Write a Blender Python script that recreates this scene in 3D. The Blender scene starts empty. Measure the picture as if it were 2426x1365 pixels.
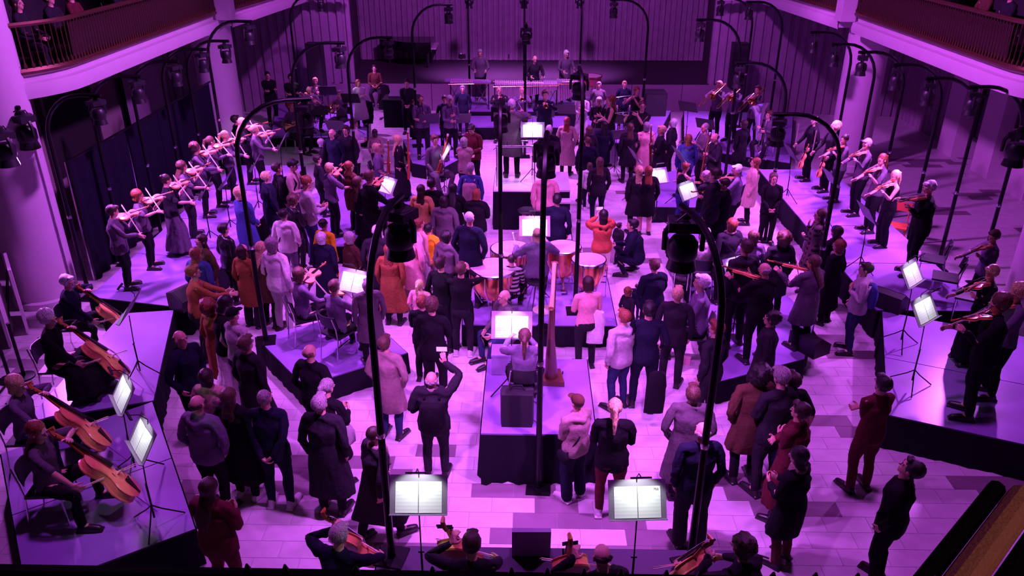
import bpy, bmesh, math, random
import numpy as np
from mathutils import Vector, Matrix
random.seed(7)
rng = np.random.default_rng(7)
SC = bpy.context.scene
COL = SC.collection
R = math.radians

# ------------------------------------------------------------------ camera
CAMZ, PITCH, FPX = 7.1, R(26.0), 1900.0
cd = bpy.data.cameras.new('camera'); cam = bpy.data.objects.new('camera', cd); COL.objects.link(cam)
cam.location = (0, 0, CAMZ); cam.rotation_euler = (R(90) - PITCH, 0, 0)
cd.sensor_width = 36; cd.lens = FPX / 2426 * 36; cd.clip_start = .05; cd.clip_end = 200
SC.camera = cam
SC.view_settings.view_transform = 'Standard'; SC.view_settings.look = 'None'
SC.view_settings.gamma = 1; SC.view_settings.use_curve_mapping = False
SC.view_settings.exposure = 0.0

# ------------------------------------------------------------------ world
w = bpy.data.worlds.new('dim_hall'); SC.world = w; w.use_nodes = True
w.node_tree.nodes['Background'].inputs[0].default_value = (.32, .14, .42, 1)
w.node_tree.nodes['Background'].inputs[1].default_value = .02

# the hall axis is turned 1.1 degrees from the camera's heading
PSI = R(1.1)
def hw(u, v, z=0.0):
    return Vector((.14 + u * math.cos(PSI) + v * math.sin(PSI), -u * math.sin(PSI) + v * math.cos(PSI), z))
def at(px, py, z=0.0):
    """the point of the real plane at height z seen at a place of the photograph"""
    a = (px - 1213) / FPX; b = (py - 682.5) / FPX
    d = (a, math.cos(PITCH) - b * math.sin(PITCH), -math.sin(PITCH) - b * math.cos(PITCH))
    s = (z - CAMZ) / d[2]
    return Vector((d[0] * s, d[1] * s, z))
def zup(px, py, p):
    """height above point p of what is seen at image row py"""
    b = (py - 682.5) / FPX
    k = (math.sin(PITCH) + b * math.cos(PITCH)) / (math.cos(PITCH) - b * math.sin(PITCH))
    return CAMZ - p[1] * k

# ------------------------------------------------------------------ stage light (added spots standing in for an unseen ceiling rig)
def flood(name, loc, target, color, power, size=60, radius=.35, blend=.6):
    ld = bpy.data.lights.new(name, 'SPOT'); ld.energy = power; ld.color = color
    ld.spot_size = R(size); ld.spot_blend = blend; ld.shadow_soft_size = radius
    o = bpy.data.objects.new(name, ld); COL.objects.link(o); o.location = loc
    o.rotation_euler = (Vector(target) - Vector(loc)).to_track_quat('-Z', 'Y').to_euler()
    return o
PK = (.70, .105, 1.0); VI = (.68, .14, 1.0)
flood('added_spot', hw(-4, 9, 11.5), hw(-1.5, 9, 0), PK, 2350, 70)
flood('added_spot', hw(4, 9, 11.5), hw(1.5, 9, 0), PK, 2350, 70)
flood('added_spot', hw(-3, 15, 11.5), hw(-1, 15.5, 0), PK, 2700, 75)
flood('added_spot', hw(3, 15, 11.5), hw(1, 15.5, 0), PK, 2700, 75)
flood('added_spot', hw(0, 21, 11.5), hw(0, 22, 0), PK, 2700, 75)
flood('added_spot', hw(1, 15, 10.5), hw(-9.2, 17, 3.0), VI, 8000, 56)
flood('added_spot', hw(-1, 15, 10.5), hw(9.2, 19, 3.0), PK, 8000, 56)
flood('added_spot', hw(0, 21, 9.5), hw(0, 34, 3.5), PK, 4200, 80)
flood('added_spot', hw(0, 23, 10), hw(0, 29, 1), (.85, .35, 1), 2200, 24, .3, .4)
flood('added_spot', hw(-2, 20, 10.5), hw(-9.5, 28.8, 2), PK, 3800, 42)  # added to brighten the rear left wall
flood('added_spot', hw(2, 20, 10.5), hw(9.5, 28.8, 2), PK, 3200, 42)  # added to brighten the rear right wall
flood('balcony_lamp', (3.0, -.6, 8.6), (1.25, 1.0, 6.0), (1., .55, .5), 75, 34)  # unseen warm spot added to brighten the velvet rail
flood('conductor_spot', hw(-.3, 14, 11.5), hw(-.4, 18.6, 1), (.8, .95, .85), 1500, 9, .1)
LAMPCOL = VI

# ------------------------------------------------------------------ materials
_M = {}
def mat(name, col, rough=.6, metal=0., noise=0., scale=30., bump=0., emit=0., stripes=None, sheen=0.):
    key = (name, tuple(col), rough, metal, noise, scale, bump, emit, stripes)
    if key in _M: return _M[key]
    m = bpy.data.materials.new(name); m.use_nodes = True
    nt = m.node_tree; b = nt.nodes['Principled BSDF']
    b.inputs['Base Color'].default_value = (*col, 1); b.inputs['Roughness'].default_value = rough
    b.inputs['Metallic'].default_value = metal
    m.diffuse_color = (*col, 1)
    if any(k in name for k in ('cloth', 'drape', 'skirt', 'velvet', 'felt', 'carpet', 'stage_floor', 'wall')): b.inputs['Specular IOR Level'].default_value = .12
    tc = None
    if noise or bump or stripes:
        tc = nt.nodes.new('ShaderNodeTexCoord')
    if noise or bump:
        n = nt.nodes.new('ShaderNodeTexNoise'); n.inputs['Scale'].default_value = scale; n.inputs['Detail'].default_value = 4
        nt.links.new(tc.outputs['Object'], n.inputs['Vector'])
        if noise:
            mx = nt.nodes.new('ShaderNodeMix'); mx.data_type = 'RGBA'
            mx.inputs[6].default_value = (*[c * (1 - noise) for c in col], 1)
            mx.inputs[7].default_value = (*[min(1, c * (1 + noise)) for c in col], 1)
            nt.links.new(n.outputs['Fac'], mx.inputs[0]); nt.links.new(mx.outputs[2], b.inputs['Base Color'])
        if bump:
            bp = nt.nodes.new('ShaderNodeBump'); bp.inputs['Strength'].default_value = bump; bp.inputs['Distance'].default_value = .01
            nt.links.new(n.outputs['Fac'], bp.inputs['Height']); nt.links.new(bp.outputs[0], b.inputs['Normal'])
    if stripes:
        axis, sc, col2, plaid = stripes
        def band(ax, s):
            wv = nt.nodes.new('ShaderNodeTexWave'); wv.wave_type = 'BANDS'; wv.bands_direction = ax; wv.inputs['Scale'].default_value = s
            nt.links.new(tc.outputs['Object'], wv.inputs['Vector'])
            cr = nt.nodes.new('ShaderNodeValToRGB'); cr.color_ramp.elements[0].position = .45; cr.color_ramp.elements[1].position = .55
            nt.links.new(wv.outputs['Fac'], cr.inputs[0]); return cr.outputs[0]
        f = band(axis, sc)
        if plaid:
            g = band('X', sc); mm = nt.nodes.new('ShaderNodeMath'); mm.operation = 'ADD'; mm.use_clamp = True
            h = nt.nodes.new('ShaderNodeMath'); h.operation = 'MULTIPLY'; h.inputs[1].default_value = .5
            nt.links.new(f, mm.inputs[0]); nt.links.new(g, mm.inputs[1]); nt.links.new(mm.outputs[0], h.inputs[0]); f = h.outputs[0]
        mx = nt.nodes.new('ShaderNodeMix'); mx.data_type = 'RGBA'
        mx.inputs[6].default_value = (*col, 1); mx.inputs[7].default_value = (*col2, 1)
        nt.links.new(f, mx.inputs[0]); nt.links.new(mx.outputs[2], b.inputs['Base Color'])
    if emit:
        b.inputs['Emission Color'].default_value = (*col, 1); b.inputs['Emission Strength'].default_value = emit
    _M[key] = m
    return m
BLACKMET = mat('black_metal', (.012, .011, .014), .35, .6)
CHROME = mat('chrome', (.7, .7, .72), .2, 1.)
BRASS = mat('brass', (.75, .5, .2), .25, 1.)
SILVER = mat('silver', (.8, .8, .85), .2, 1.)
BLKPL = mat('black_plastic', (.015, .014, .018), .45)
SKIRT = mat('black_skirt_cloth', (.012, .01, .018), .95, noise=.4, scale=60, bump=.3)
WOOD = mat('varnished_spruce', (.95, .33, .15), .28, noise=.25, scale=14)
WOODD = mat('dark_varnish', (.5, .16, .03), .3, noise=.25, scale=14)
EBONY = mat('ebony', (.01, .008, .01), .3)
PAPER = mat('white_paper', (.85, .85, .85), .8)
BOWM = mat('bow_wood', (.85, .65, .5), .35)

# ------------------------------------------------------------------ object helpers
def tag(o, label=None, cat=None, group=None, kind=None):
    if label: o['label'] = label
    if cat: o['category'] = cat
    if group: o['group'] = group
    if kind: o['kind'] = kind
    return o
def empty(name, M=None):
    o = bpy.data.objects.new(name, None); COL.objects.link(o); o.empty_display_size = .1
    if M is not None: o.matrix_world = M
    return o
def TM(loc, yaw=0.):
    """yaw in degrees, clockwise from the camera's heading (90 faces right)"""
    return Matrix.Translation(loc) @ Matrix.Rotation(-R(yaw), 4, 'Z')
class MB:
    def __init__(s): s.v = []; s.f = []; s.mi = []; s.cur = 0
    def add(s, vs, fs):
        n = len(s.v); s.v += [tuple(v) for v in vs]; s.f += [tuple(i + n for i in f) for f in fs]; s.mi += [s.cur] * len(fs); return s
    def box(s, c, d, rz=0., M=None):
        x, y, z = [k / 2 for k in d]
        vs = [Vector((a, b, e)) for a in (-x, x) for b in (-y, y) for e in (-z, z)]
        Q = Matrix.Translation(c) @ Matrix.Rotation(rz, 4, 'Z')
        if M is not None: Q = Matrix.Translation(c) @ M.to_4x4()
        return s.add([Q @ v for v in vs], [(0, 1, 3, 2), (4, 6, 7, 5), (0, 4, 5, 1), (2, 3, 7, 6), (0, 2, 6, 4), (1, 5, 7, 3)])
    def tube(s, pts, r, n=6, cap=True):
        pts = [Vector(p) for p in pts]; k = len(pts)
        rs = r if isinstance(r, (list, tuple)) else [r] * k
        vs = []; prev = None
        for i, p in enumerate(pts):
            d = (pts[min(i + 1, k - 1)] - pts[max(i - 1, 0)]).normalized()
            if prev is None:
                a = Vector((0, 0, 1)) if abs(d.z) < .9 else Vector((1, 0, 0))
                x = d.cross(a).normalized()
            else:
                x = (prev - d * prev.dot(d)).normalized()
            prev = x; y = d.cross(x)
            vs += [p + (x * math.cos(2 * math.pi * j / n) + y * math.sin(2 * math.pi * j / n)) * rs[i] for j in range(n)]
        fs = [(i * n + j, i * n + (j + 1) % n, (i + 1) * n + (j + 1) % n, (i + 1) * n + j) for i in range(k - 1) for j in range(n)]
        if cap: fs += [tuple(range(n))[::-1], tuple((k - 1) * n + j for j in range(n))]
        return s.add(vs, fs)
    def lathe(s, prof, n=12, c=(0, 0, 0), M=None, cap=True):
        Q = (M.to_4x4() if M is not None else Matrix.Identity(4)); c = Vector(c)
        vs = [c + Q @ Vector((r * math.cos(2 * math.pi * j / n), r * math.sin(2 * math.pi * j / n), z)) for r, z in prof for j in range(n)]
        k = len(prof)
        fs = [(i * n + j, i * n + (j + 1) % n, (i + 1) * n + (j + 1) % n, (i + 1) * n + j) for i in range(k - 1) for j in range(n)]
        if cap and prof[0][0] > 1e-4: fs.append(tuple(range(n))[::-1])
        if cap and prof[-1][0] > 1e-4: fs.append(tuple((k - 1) * n + j for j in range(n)))
        return s.add(vs, fs)
    def prism(s, poly, z0, z1):
        n = len(poly); a = sum(poly[i][0] * poly[(i + 1) % n][1] - poly[(i + 1) % n][0] * poly[i][1] for i in range(n))
        if a < 0: poly = poly[::-1]
        vs = [(p[0], p[1], z0) for p in poly] + [(p[0], p[1], z1) for p in poly]
        return s.add(vs, [tuple(range(n))[::-1], tuple(range(n, 2 * n))] + [(i, (i + 1) % n, n + (i + 1) % n, n + i) for i in range(n)])
    def xf(s, M):
        s.v = [tuple(M @ Vector(v)) for v in s.v]; return s
    def mesh(s, name, mats, smooth=True):
        me = bpy.data.meshes.new(name); me.from_pydata(s.v, [], s.f)
        for m in (mats if isinstance(mats, (list, tuple)) else [mats]): me.materials.append(m)
        me.polygons.foreach_set('material_index', s.mi)
        if smooth: me.polygons.foreach_set('use_smooth', [True] * len(s.f)); me.set_sharp_from_angle(angle=R(35))
        me.update(); return me
    def build(s, name, mats, parent=None, M=None, smooth=True):
        return put(s.mesh(name, mats, smooth), name, parent, M)
def put(me, name, parent=None, M=None):
    o = bpy.data.objects.new(name, me); COL.objects.link(o)
    if parent is not None: o.parent = parent
    if M is not None: o.matrix_local = M
    return o
def clone(root, M, label=None, group=None, cat=None):
    """a copy of a thing with copies of its parts and sub-parts"""
    r = root.copy(); COL.objects.link(r); r.matrix_world = M
    if label: r['label'] = label
    if group: r['group'] = group
    for ch in root.children:
        c = ch.copy(); COL.objects.link(c); c.parent = r
        for g in ch.children:
            d = g.copy(); COL.objects.link(d); d.parent = c
    return r
PROTO = {}
def use(key, maker, M, label, cat, group=None):
    """the first time builds the thing, later copies it part by part"""
    if key not in PROTO:
        o = maker(); o.matrix_world = M; PROTO[key] = o
        tag(o, label, cat, group)
    else:
        o = clone(PROTO[key], M, label)
        if group: o['group'] = group
        elif 'group' in o: del o['group']
    return o
# ================================================================== SETTING
CREAM = mat('cream_plaster', (.62, .5, .6), .7, noise=.06, scale=3)
FLOORM = mat('terrazzo_slab', (.55, .5, .54), .34, noise=.22, scale=5, bump=.05)
FLOORD = mat('dark_inlay_slab', (.2, .14, .18), .42, noise=.15, scale=5)
GROUT = mat('grout', (.3, .26, .29), .9)
DECK = mat('stage_deck', (.26, .165, .44), .34, noise=.3, scale=1.6, bump=.05)
CORR = mat('corrugated_wall', (.30, .22, .30), .75, noise=.25, scale=4)
DARKW = mat('dark_wall', (.06, .045, .06), .9, noise=.2, scale=3)
DRAPE = mat('black_drape', (.012, .01, .02), .95, noise=.3, scale=40)
REDVEL = mat('dark_red_backing', (.022, .007, .006), .9, noise=.3, scale=20)
IRON = mat('bronze_iron', (.14, .06, .035), .35, .6)
HROT = -PSI
floor = empty('floor'); tag(floor, kind='structure')
m = MB(); m.prism([hw(-15, 3)[:2], hw(15, 3)[:2], hw(15, 36)[:2], hw(-15, 36)[:2]], -.2, -.004); o = m.build('screed', GROUT, floor, smooth=False)
TU, TV = .56, .28
motifs = [(4.4, 10.1), (5.89, 8.55), (11.66, 20.5), (12.3, 23.5), (10.2, 19.2), (11.4, 23.3), (-.2, 8.2), (2.74, 8.3), (4.1, 14.3), (3.1, 18.7), (-4.9, 11.4), (-8.6, 11.3), (-3.6, 8.7), (12.4, 17.8), (9.6, 22.2),
          (-5.2, 8.1), (1.9, 16.2), (-2.4, 15.6), (-7.9, 21), (9.9, 25.6), (-4.6, 24.6), (-2, 8.9), (2.6, 20.4), (1.3, 7.5), (-.9, 7.35), (4.9, 12.2)]
dark = set()
for (mu, mv) in motifs:
    a, b = round(mu / TU), round(mv / TV)
    dark |= {(a, b), (a - 1, b + 1), (a, b - 1), (a + 1, b - 1), (a, b + 1)} if (a + b) % 2 else {(a, b), (a + 1, b + 1), (a, b - 1), (a - 1, b)}
tm = MB(); tm.box((0, 0, -.01), (TU - .006, TV - .006, .02)); tile_me = tm.mesh('tile', FLOORM, False)
tile_dk = tm.mesh('tile', FLOORD, False)
near = []; far = MB(); fard = MB()
for j in range(int(5 / TV), int(29.8 / TV)):
    for i in range(-25, 26):
        u, v = i * TU + (TU / 2 if j % 2 else 0), j * TV
        p = hw(u, v)
        isd = (i, j) in dark
        if 6.9 < v < 9.6 and -3.8 < u < 6.4 and len(near) < 262 and not (-.75 < u < .85 and v > 8.6):
            o = put(tile_dk if isd else tile_me, 'tile', floor, Matrix.Translation(p) @ Matrix.Rotation(HROT, 4, 'Z')); near.append(o)
        else:
            (fard if isd else far).box((p.x, p.y, -.01), (TU - .006, TV - .006, .02), HROT)
o = far.build('floor_tiles', FLOORM, floor, smooth=False); tag(o, kind='stuff')
o = fard.build('dark_floor_tiles', FLOORD, floor, smooth=False); tag(o, kind='stuff')

def struct(o): return tag(o, kind='structure')
# ---- corrugated fronts: vertical slats between two ground points
def slatwall(name, p, q, z0, z1, mt, step=.16, dep=.045, thick=.2):
    p = Vector(p[:2]); q = Vector(q[:2]); L = (q - p).length; d = (q - p) / L; nrm = Vector((d.y, -d.x))
    n = int(L / step / 1); vs = []; fs = []
    pts = []
    for i in range(n + 1):
        s0 = i * step
        for ds, dd in ((0, 0), (step * .18, 1), (step * .68, 1), (step * .86, 0)):
            if s0 + ds <= L: pts.append(p + d * (s0 + ds) + nrm * (dep * dd * (1. if i % 3 else 1.6)))
    pts.append(q)
    k = len(pts)
    for z in (z0, z1): vs += [(a.x, a.y, z) for a in pts]
    bk = [p - nrm * thick, q - nrm * thick]
    for z in (z0, z1): vs += [(a.x, a.y, z) for a in bk]
    fs = [(i, i + 1, k + i + 1, k + i) for i in range(k - 1)] + [(2 * k + 1, 2 * k, 2 * k + 2, 2 * k + 3)]
    fs += [tuple(range(k, 2 * k)) + (2 * k + 3, 2 * k + 2)]
    m = MB(); m.add(vs, fs); return m.build(name, mt, smooth=False)
CEIL = 8.5
struct(slatwall('wall_back', hw(-7.3, 34.2), hw(7.3, 34.2), 1, CEIL, CORR, .22))
struct(slatwall('wall_front_left', hw(-13.2, 28.9), hw(-6.45, 29.6), 0, CEIL, CORR, .3, .07))
struct(slatwall('wall_front_right', hw(6.4, 29.6), hw(13.2, 28.9), 0, CEIL, CORR, .3, .07))
m = MB(); m.prism([hw(-7.3, 29.8)[:2], hw(-6.45, 29.6)[:2], hw(-7.1, 34.2)[:2], hw(-7.4, 34.2)[:2]], 0, CEIL); struct(m.build('wall_stage_left', DARKW, smooth=False))
m = MB(); m.prism([hw(7.3, 29.8)[:2], hw(6.4, 29.6)[:2], hw(7.1, 34.2)[:2], hw(7.4, 34.2)[:2]], 0, CEIL); struct(m.build('wall_stage_right', DARKW, smooth=False))
struct(slatwall('wall_right', hw(13.2, 28.9), hw(13.2, 24.6), 0, 4.0, CORR, .3, .05))
m = MB(); m.prism([hw(13.2, 24.6)[:2], hw(13.2, 6)[:2], hw(13.5, 6)[:2], hw(13.5, 24.6)[:2]], 0, 4.0); wr = m.build('wall_right', mat('grey_plaster', (.30, .25, .3), .8, noise=.1, scale=2), smooth=False); struct(wr)
for v in (24.3, 22.2, 20.4, 18.5, 16.4):   # pilasters and window bays of the right wall
    m = MB(); p = hw(12.95, v, 1.9); m.box(p, (.5, .9, 3.8), HROT); m.build('pilaster', CREAM, wr, smooth=False)
for v in (23.25, 21.3, 19.45, 17.45):
    f = MB()
    for dv in (-.42, .42): f.box(hw(13.14, v + dv, 1.95), (.1, .08, 2.7), HROT)
    for z in (.65, 1.9, 3.2): f.box(hw(13.14, v, z), (.1, .84, .08), HROT)
    o = f.build('window_1', mat('dark_frame', (.04, .03, .04), .5), smooth=False); struct(o)
    g = MB(); g.box(hw(13.17, v, 1.95), (.03, .8, 2.5), HROT); g.build('pane', mat('dim_glass', (.12, .08, .13), .2), o, smooth=False)
m = MB(); m.prism([hw(-13.2, 28.9)[:2], hw(-13.2, 5)[:2], hw(-13.5, 5)[:2], hw(-13.5, 28.9)[:2]], 0, 4.0)
wl = m.build('wall_left', mat('brown_grey_plaster', (.26, .2, .2), .85, noise=.15, scale=2), smooth=False); struct(wl)
struct(slatwall('wall_niche', hw(-13.1, 28.4), hw(-11.2, 21.5), 0, 3.9, CORR, .3, .05))
m = MB(); m.prism([hw(-11.2, 21.5)[:2], hw(-10.6, 16.2)[:2], hw(-10.9, 16.1)[:2], hw(-11.5, 21.4)[:2]], 0, 3.9)
wn = m.build('wall_alcove', mat('brown_grey_plaster', (.26, .2, .2), .85, noise=.15, scale=2), smooth=False); struct(wn)
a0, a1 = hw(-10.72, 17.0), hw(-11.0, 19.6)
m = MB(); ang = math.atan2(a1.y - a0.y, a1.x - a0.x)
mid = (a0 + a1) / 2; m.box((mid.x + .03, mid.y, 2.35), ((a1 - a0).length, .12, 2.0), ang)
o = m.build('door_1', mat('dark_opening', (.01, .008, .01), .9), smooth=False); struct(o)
fr = MB()
for s in (-1, 1): fr.box((mid.x + .06 + s * math.cos(ang) * .5 * (a1 - a0).length, mid.y + s * math.sin(ang) * .5 * (a1 - a0).length, 2.3), (.12, .2, 2.3), ang)
fr.box((mid.x + .06, mid.y, 3.4), ((a1 - a0).length + .1, .2, .1), ang); fr.build('door_frame', mat('dark_frame', (.04, .03, .04), .5), o, smooth=False)
# ---- stage
m = MB(); m.prism([hw(-7.3, 29.5)[:2], hw(7.3, 29.5)[:2], hw(7.3, 34.3)[:2], hw(-7.3, 34.3)[:2]], 0, 1.0)
STF = m.build('stage_floor', mat('dark_stage_floor', (.04, .03, .04), .6, noise=.3, scale=30), smooth=False); struct(STF)
k = 8
for i in range(k):
    u0, u1 = -7.3 + 14.6 * i / k, -7.3 + 14.6 * (i + 1) / k
    m = MB(); c = hw((u0 + u1) / 2, 29.47, .49); m.box(c, (u1 - u0 - .02, .05, .97), HROT)
    m.build('panel', mat('stage_front_board', (.26, .17, .25), .7, noise=.1, scale=6), STF, smooth=False)
# ---- columns with flat neck blocks
def column(u, v, name):
    m = MB(); m.lathe([(.6, 0), (.6, .12), (.56, .16), (.55, 9)], 36, hw(u, v))
    o = m.build(name, CREAM); struct(o)
column(-9.55, 13.96, 'column_left'); column(9.68, 13.96, 'column_right'); column(-9.05, 23.2, 'column_rear_left'); column(9.25, 23.0, 'column_rear_right')
# ---- balconies
def balcony(s, side):
    root = empty('balcony_' + side); struct(root)
    def path(v0, v1, u0, u1, bulge0, n=26):
        P = []
        for i in range(n + 1):
            t = i / n; v = v0 + (v1 - v0) * t; u = u0 + (u1 - u0) * t
            if bulge0 and v - v0 < 1.2:
                k = 1 - (v - v0) / 1.2; u += .5 * k * k
            P.append((s * u, v))
        return P
    secs = [path(14.05, 22.3, 8.56, 8.45, True), path(22.9, 28.9, 8.3, 7.75, False)]
    if s > 0: secs[0] = path(14.05, 22.3, 8.56, 8.45, True)
    for si, P in enumerate(secs):
        # concave/convex fascia profile swept along the path
        prof = [(.0, 3.86), (.03, 3.98), (.0, 4.12), (-.12, 4.14), (-.12, 4.24), (-.06, 4.3)]
        vs = []; n = len(prof)
        for (u, v) in P:
            for off, z in prof: vs.append(hw(u - s * off * -1 if False else u + s * -off, v, z))
        fs = [(i * n + j, i * n + j + 1, (i + 1) * n + j + 1, (i + 1) * n + j) for i in range(len(P) - 1) for j in range(n - 1)]
        if s < 0: fs = [f[::-1] for f in fs]
        m = MB(); m.add(vs, fs)
        m.build('fascia', CREAM, root)
        # slab
        poly = [hw(u + s * .02, v)[:2] for u, v in P] + [hw(s * 13.4, P[-1][1])[:2], hw(s * 13.4, P[0][1])[:2]]
        m = MB(); m.prism(poly, 3.9, 4.1); m.build('slab', CREAM, root, smooth=False)
        m = MB(); m.prism(poly, 4.1, 4.12); m.build('carpet', mat('dark_carpet', (.02, .01, .015), .95), root, smooth=False)
        # moulding, backing and rails
        m = MB(); m.tube([hw(u + s * .05, v, 4.33) for u, v in P], .06, 6); m.build('moulding', IRON, root)
        m = MB(); m.tube([hw(u + s * .02, v, 5.12) for u, v in P], .045, 6); m.build('handrail', IRON, root)
        vs = []
        for u, v in P:
            vs += [hw(u + s * .16, v, 4.2), hw(u + s * .12, v, 5.08), hw(u + s * .19, v, 4.2), hw(u + s * .15, v, 5.08)]
        fs = []
        st = 4 if si == 0 else 0
        for i in range(st, len(P) - 1):
            a = i * 4; b = a + 4; fs += [(a, a + 1, b + 1, b), (a + 2, b + 2, b + 3, a + 3), (a + 1, a + 3, b + 3, b + 1)]
        m = MB(); m.add(vs, fs); m.build('backing_cloth', REDVEL, root, smooth=False)
        # balusters with a bud at the foot
        b = MB(); b.tube([(0, 0, 4.3), (0, 0, 4.42), (0, 0, 4.75), (0, 0, 5.1)], [.012, .011, .009, .011], 5)
        b.tube([(0, 0, 4.36), (0, 0, 4.42), (0, 0, 4.5)], [.01, .032, .006], 5)
        bm_ = b.mesh('baluster', IRON)
        L = P[-1][1] - P[0][1]; cnt = int(L / .105)
        extra = MB()
        for i in range(cnt):
            t = (i + .5) / cnt * (len(P) - 1); j = int(t); f = t - j
            u = P[j][0] * (1 - f) + P[j + 1][0] * f; v = P[j][1] * (1 - f) + P[j + 1][1] * f
            if si == 0: put(bm_, 'baluster', root, Matrix.Translation(hw(u + s * .02, v)))
            else: extra.tube([hw(u, v, 4.3), hw(u, v, 5.1)], .011, 4)
        if si: tag(extra.build('balusters', IRON, root), kind='stuff')
    m = MB(); m.box(hw(s * 8.33, 22.6, 4.75), (.38, .5, 1.25), HROT); m.box(hw(s * 8.4, 22.6, 6.6), (.2, .3, 3), HROT); m.build('pier', CREAM, root, smooth=False)
    m = MB(); m.box(hw(s * 7.05, 28.95, 4.0), (1.5, .3, .1), HROT); m.build('cornice', CREAM, root, smooth=False)
balcony(-1, 'left'); balcony(1, 'right')
# rear wall behind the balconies (dark)
for s, nm in ((-1, 'wall_gallery_left'), (1, 'wall_gallery_right')):
    m = MB(); m.prism([hw(s * 13.2, 29)[:2], hw(s * 13.2, 5)[:2], hw(s * 13.4, 5)[:2], hw(s * 13.4, 29)[:2]], 4.1, CEIL); struct(m.build(nm, DARKW, smooth=False))

# ================================================================== STAGE PLATFORMS
PLATS = []
def inside(poly, x, y):
    c = False; n = len(poly)
    for i in range(n):
        (x0, y0), (x1, y1) = poly[i][:2], poly[(i + 1) % n][:2]
        if (y0 > y) != (y1 > y) and x < (x1 - x0) * (y - y0) / (y1 - y0) + x0: c = not c
    return c
def ground_z(p): return max([z for poly, z in PLATS if inside(poly, p[0], p[1])] + [0.])
def settle(z, place):
    """the level (floor or riser) on which a thing placed by place(level) really stands"""
    if z > 2: return z
    for c in [z] + sorted({q for _, q in PLATS} | {0.}, key=lambda q: abs(q - z)):
        if abs(ground_z(place(c)) - c) < 1e-6: return c
    return z
def platform(label, poly, z, group=None, cloth=True, mod=2.0, wave=0.02, deckmat=None, skirtmat=None):
    """black-skirted riser: decks are parts, the pleated skirt another"""
    c = Vector((sum(p[0] for p in poly) / len(poly), sum(p[1] for p in poly) / len(poly), 0))
    PLATS.append(([tuple(q[:2]) for q in poly], z))
    root = empty('stage_platform', Matrix.Translation(c)); tag(root, label, 'platform', group)
    P = [Vector((p[0] - c.x, p[1] - c.y)) for p in poly]
    n = len(P)
    # split quads into deck boards along their longer side
    if n == 4:
        e0 = (P[1] - P[0]).length; e1 = (P[2] - P[1]).length
        if e0 < e1: P = P[1:] + P[:1]
        k = max(1, round((P[1] - P[0]).length / mod))
        for i in range(k):
            a, b = i / k, (i + 1) / k
            q = [P[0].lerp(P[1], a), P[0].lerp(P[1], b), P[3].lerp(P[2], b), P[3].lerp(P[2], a)]
            cc = sum(q, Vector((0, 0))) / 4
            q = [x + (cc - x).normalized() * .014 for x in q]
            m = MB(); m.prism([tuple(x) for x in q], z - .04, z); m.build('deck_board', deckmat or DECK, root, smooth=False)
    else:
        m = MB(); m.prism([tuple(x) for x in P], z - .04, z); m.build('deck_board', deckmat or DECK, root, smooth=False)
    ar = sum(P[i].x * P[(i + 1) % n].y - P[(i + 1) % n].x * P[i].y for i in range(n))
    if ar < 0: P = P[::-1]
    top = []; bot = []
    for i in range(n):
        a, b = P[i], P[(i + 1) % n]; L = (b - a).length; d = (b - a) / L; nr = Vector((d.y, -d.x)); kk = max(2, int(L / .07))
        for j in range(kk):
            q = a + d * (L * j / kk); wv = math.sin(j * 2.1) * .5 + math.sin(j * .83 + i) * .5
            top.append((q.x + nr.x * .006, q.y + nr.y * .006, z - .012)); s = wave * wv + .02
            bot.append((q.x + nr.x * s, q.y + nr.y * s, .006))
    k = len(top); vs = top + bot
    fs = [(i, k + i, k + (i + 1) % k, (i + 1) % k) for i in range(k)]
    m = MB(); m.add(vs, fs); m.build('skirt', skirtmat or SKIRT, root)
    return root
def pq(z, *pts): return [at(x, y, z)[:2] for x, y in pts]
def hq(*pts): return [hw(u, v)[:2] for u, v in pts]
ZR, ZI, ZH, ZT, ZC = .55, .4, .8, .42, .95
platform('long black-skirted riser carrying the left row of violinists', hq((-8.1, 12.9), (-6.15, 12.5), (-6.15, 20.9), (-8.1, 20.9)), ZR)
platform('long black-skirted riser carrying the right row of viola players', hq((6.05, 12.65), (7.98, 12.65), (7.98, 20.8), (6.05, 20.8)), ZR)
platform('angled riser carrying the two rear left cellists', pq(ZR, (290, 742), (412, 734), (364, 950), (60, 1000)) , ZR)
platform('angled riser carrying the two front left cellists', pq(ZR, (0, 1075), (362, 951), (465, 1253), (60, 1405)), ZR)
platform('angled riser under the front right violin group', pq(ZR, (2089, 737), (2101, 983), (2480, 1065), (2440, 800)), ZR)
platform('low riser under the two seated viola players at left', pq(ZI, (604, 798), (720, 915), (966, 836), (860, 738)), ZI)
platform('narrow tall riser draped in black cloth under the harpist', hq((-.72, 10.46), (-.72, 8.56), (.80, 8.56), (.80, 10.48)), ZH, wave=.05)
platform('wide low riser under the timpani', hq((-1.25, 12.22), (1.45, 12.22), (1.45, 14.6), (-1.25, 14.6)), ZT)
platform('low riser under the standing violin players at left centre', pq(ZI, (735, 585), (832, 583), (893, 489), (985, 486), (1000, 470), (900, 420), (700, 470)), ZI)
platform('low wedge riser under the bassoon players', pq(ZI, (977, 386), (1046, 399), (1100, 370), (1085, 326), (955, 330)), ZI)
platform('low riser under the left clarinet players', pq(ZI, (985, 320), (1105, 320), (1105, 285), (985, 285)), ZI)
platform('low riser under the trumpet players', pq(ZI, (1110, 302), (1345, 302), (1345, 271), (1110, 271)), ZI)
platform('low riser under the flutes on the right', pq(ZI, (1395, 332), (1545, 347), (1590, 262), (1385, 256)), ZI)
platform('low riser under the right hand violin players', pq(ZI, (1540, 490), (1680, 491), (1790, 420), (1700, 380), (1530, 420)), ZI)
platform('low riser under the standing violist at right centre', pq(ZI, (1700, 905), (1905, 850), (1930, 760), (1800, 640), (1640, 700)), ZI)
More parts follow.
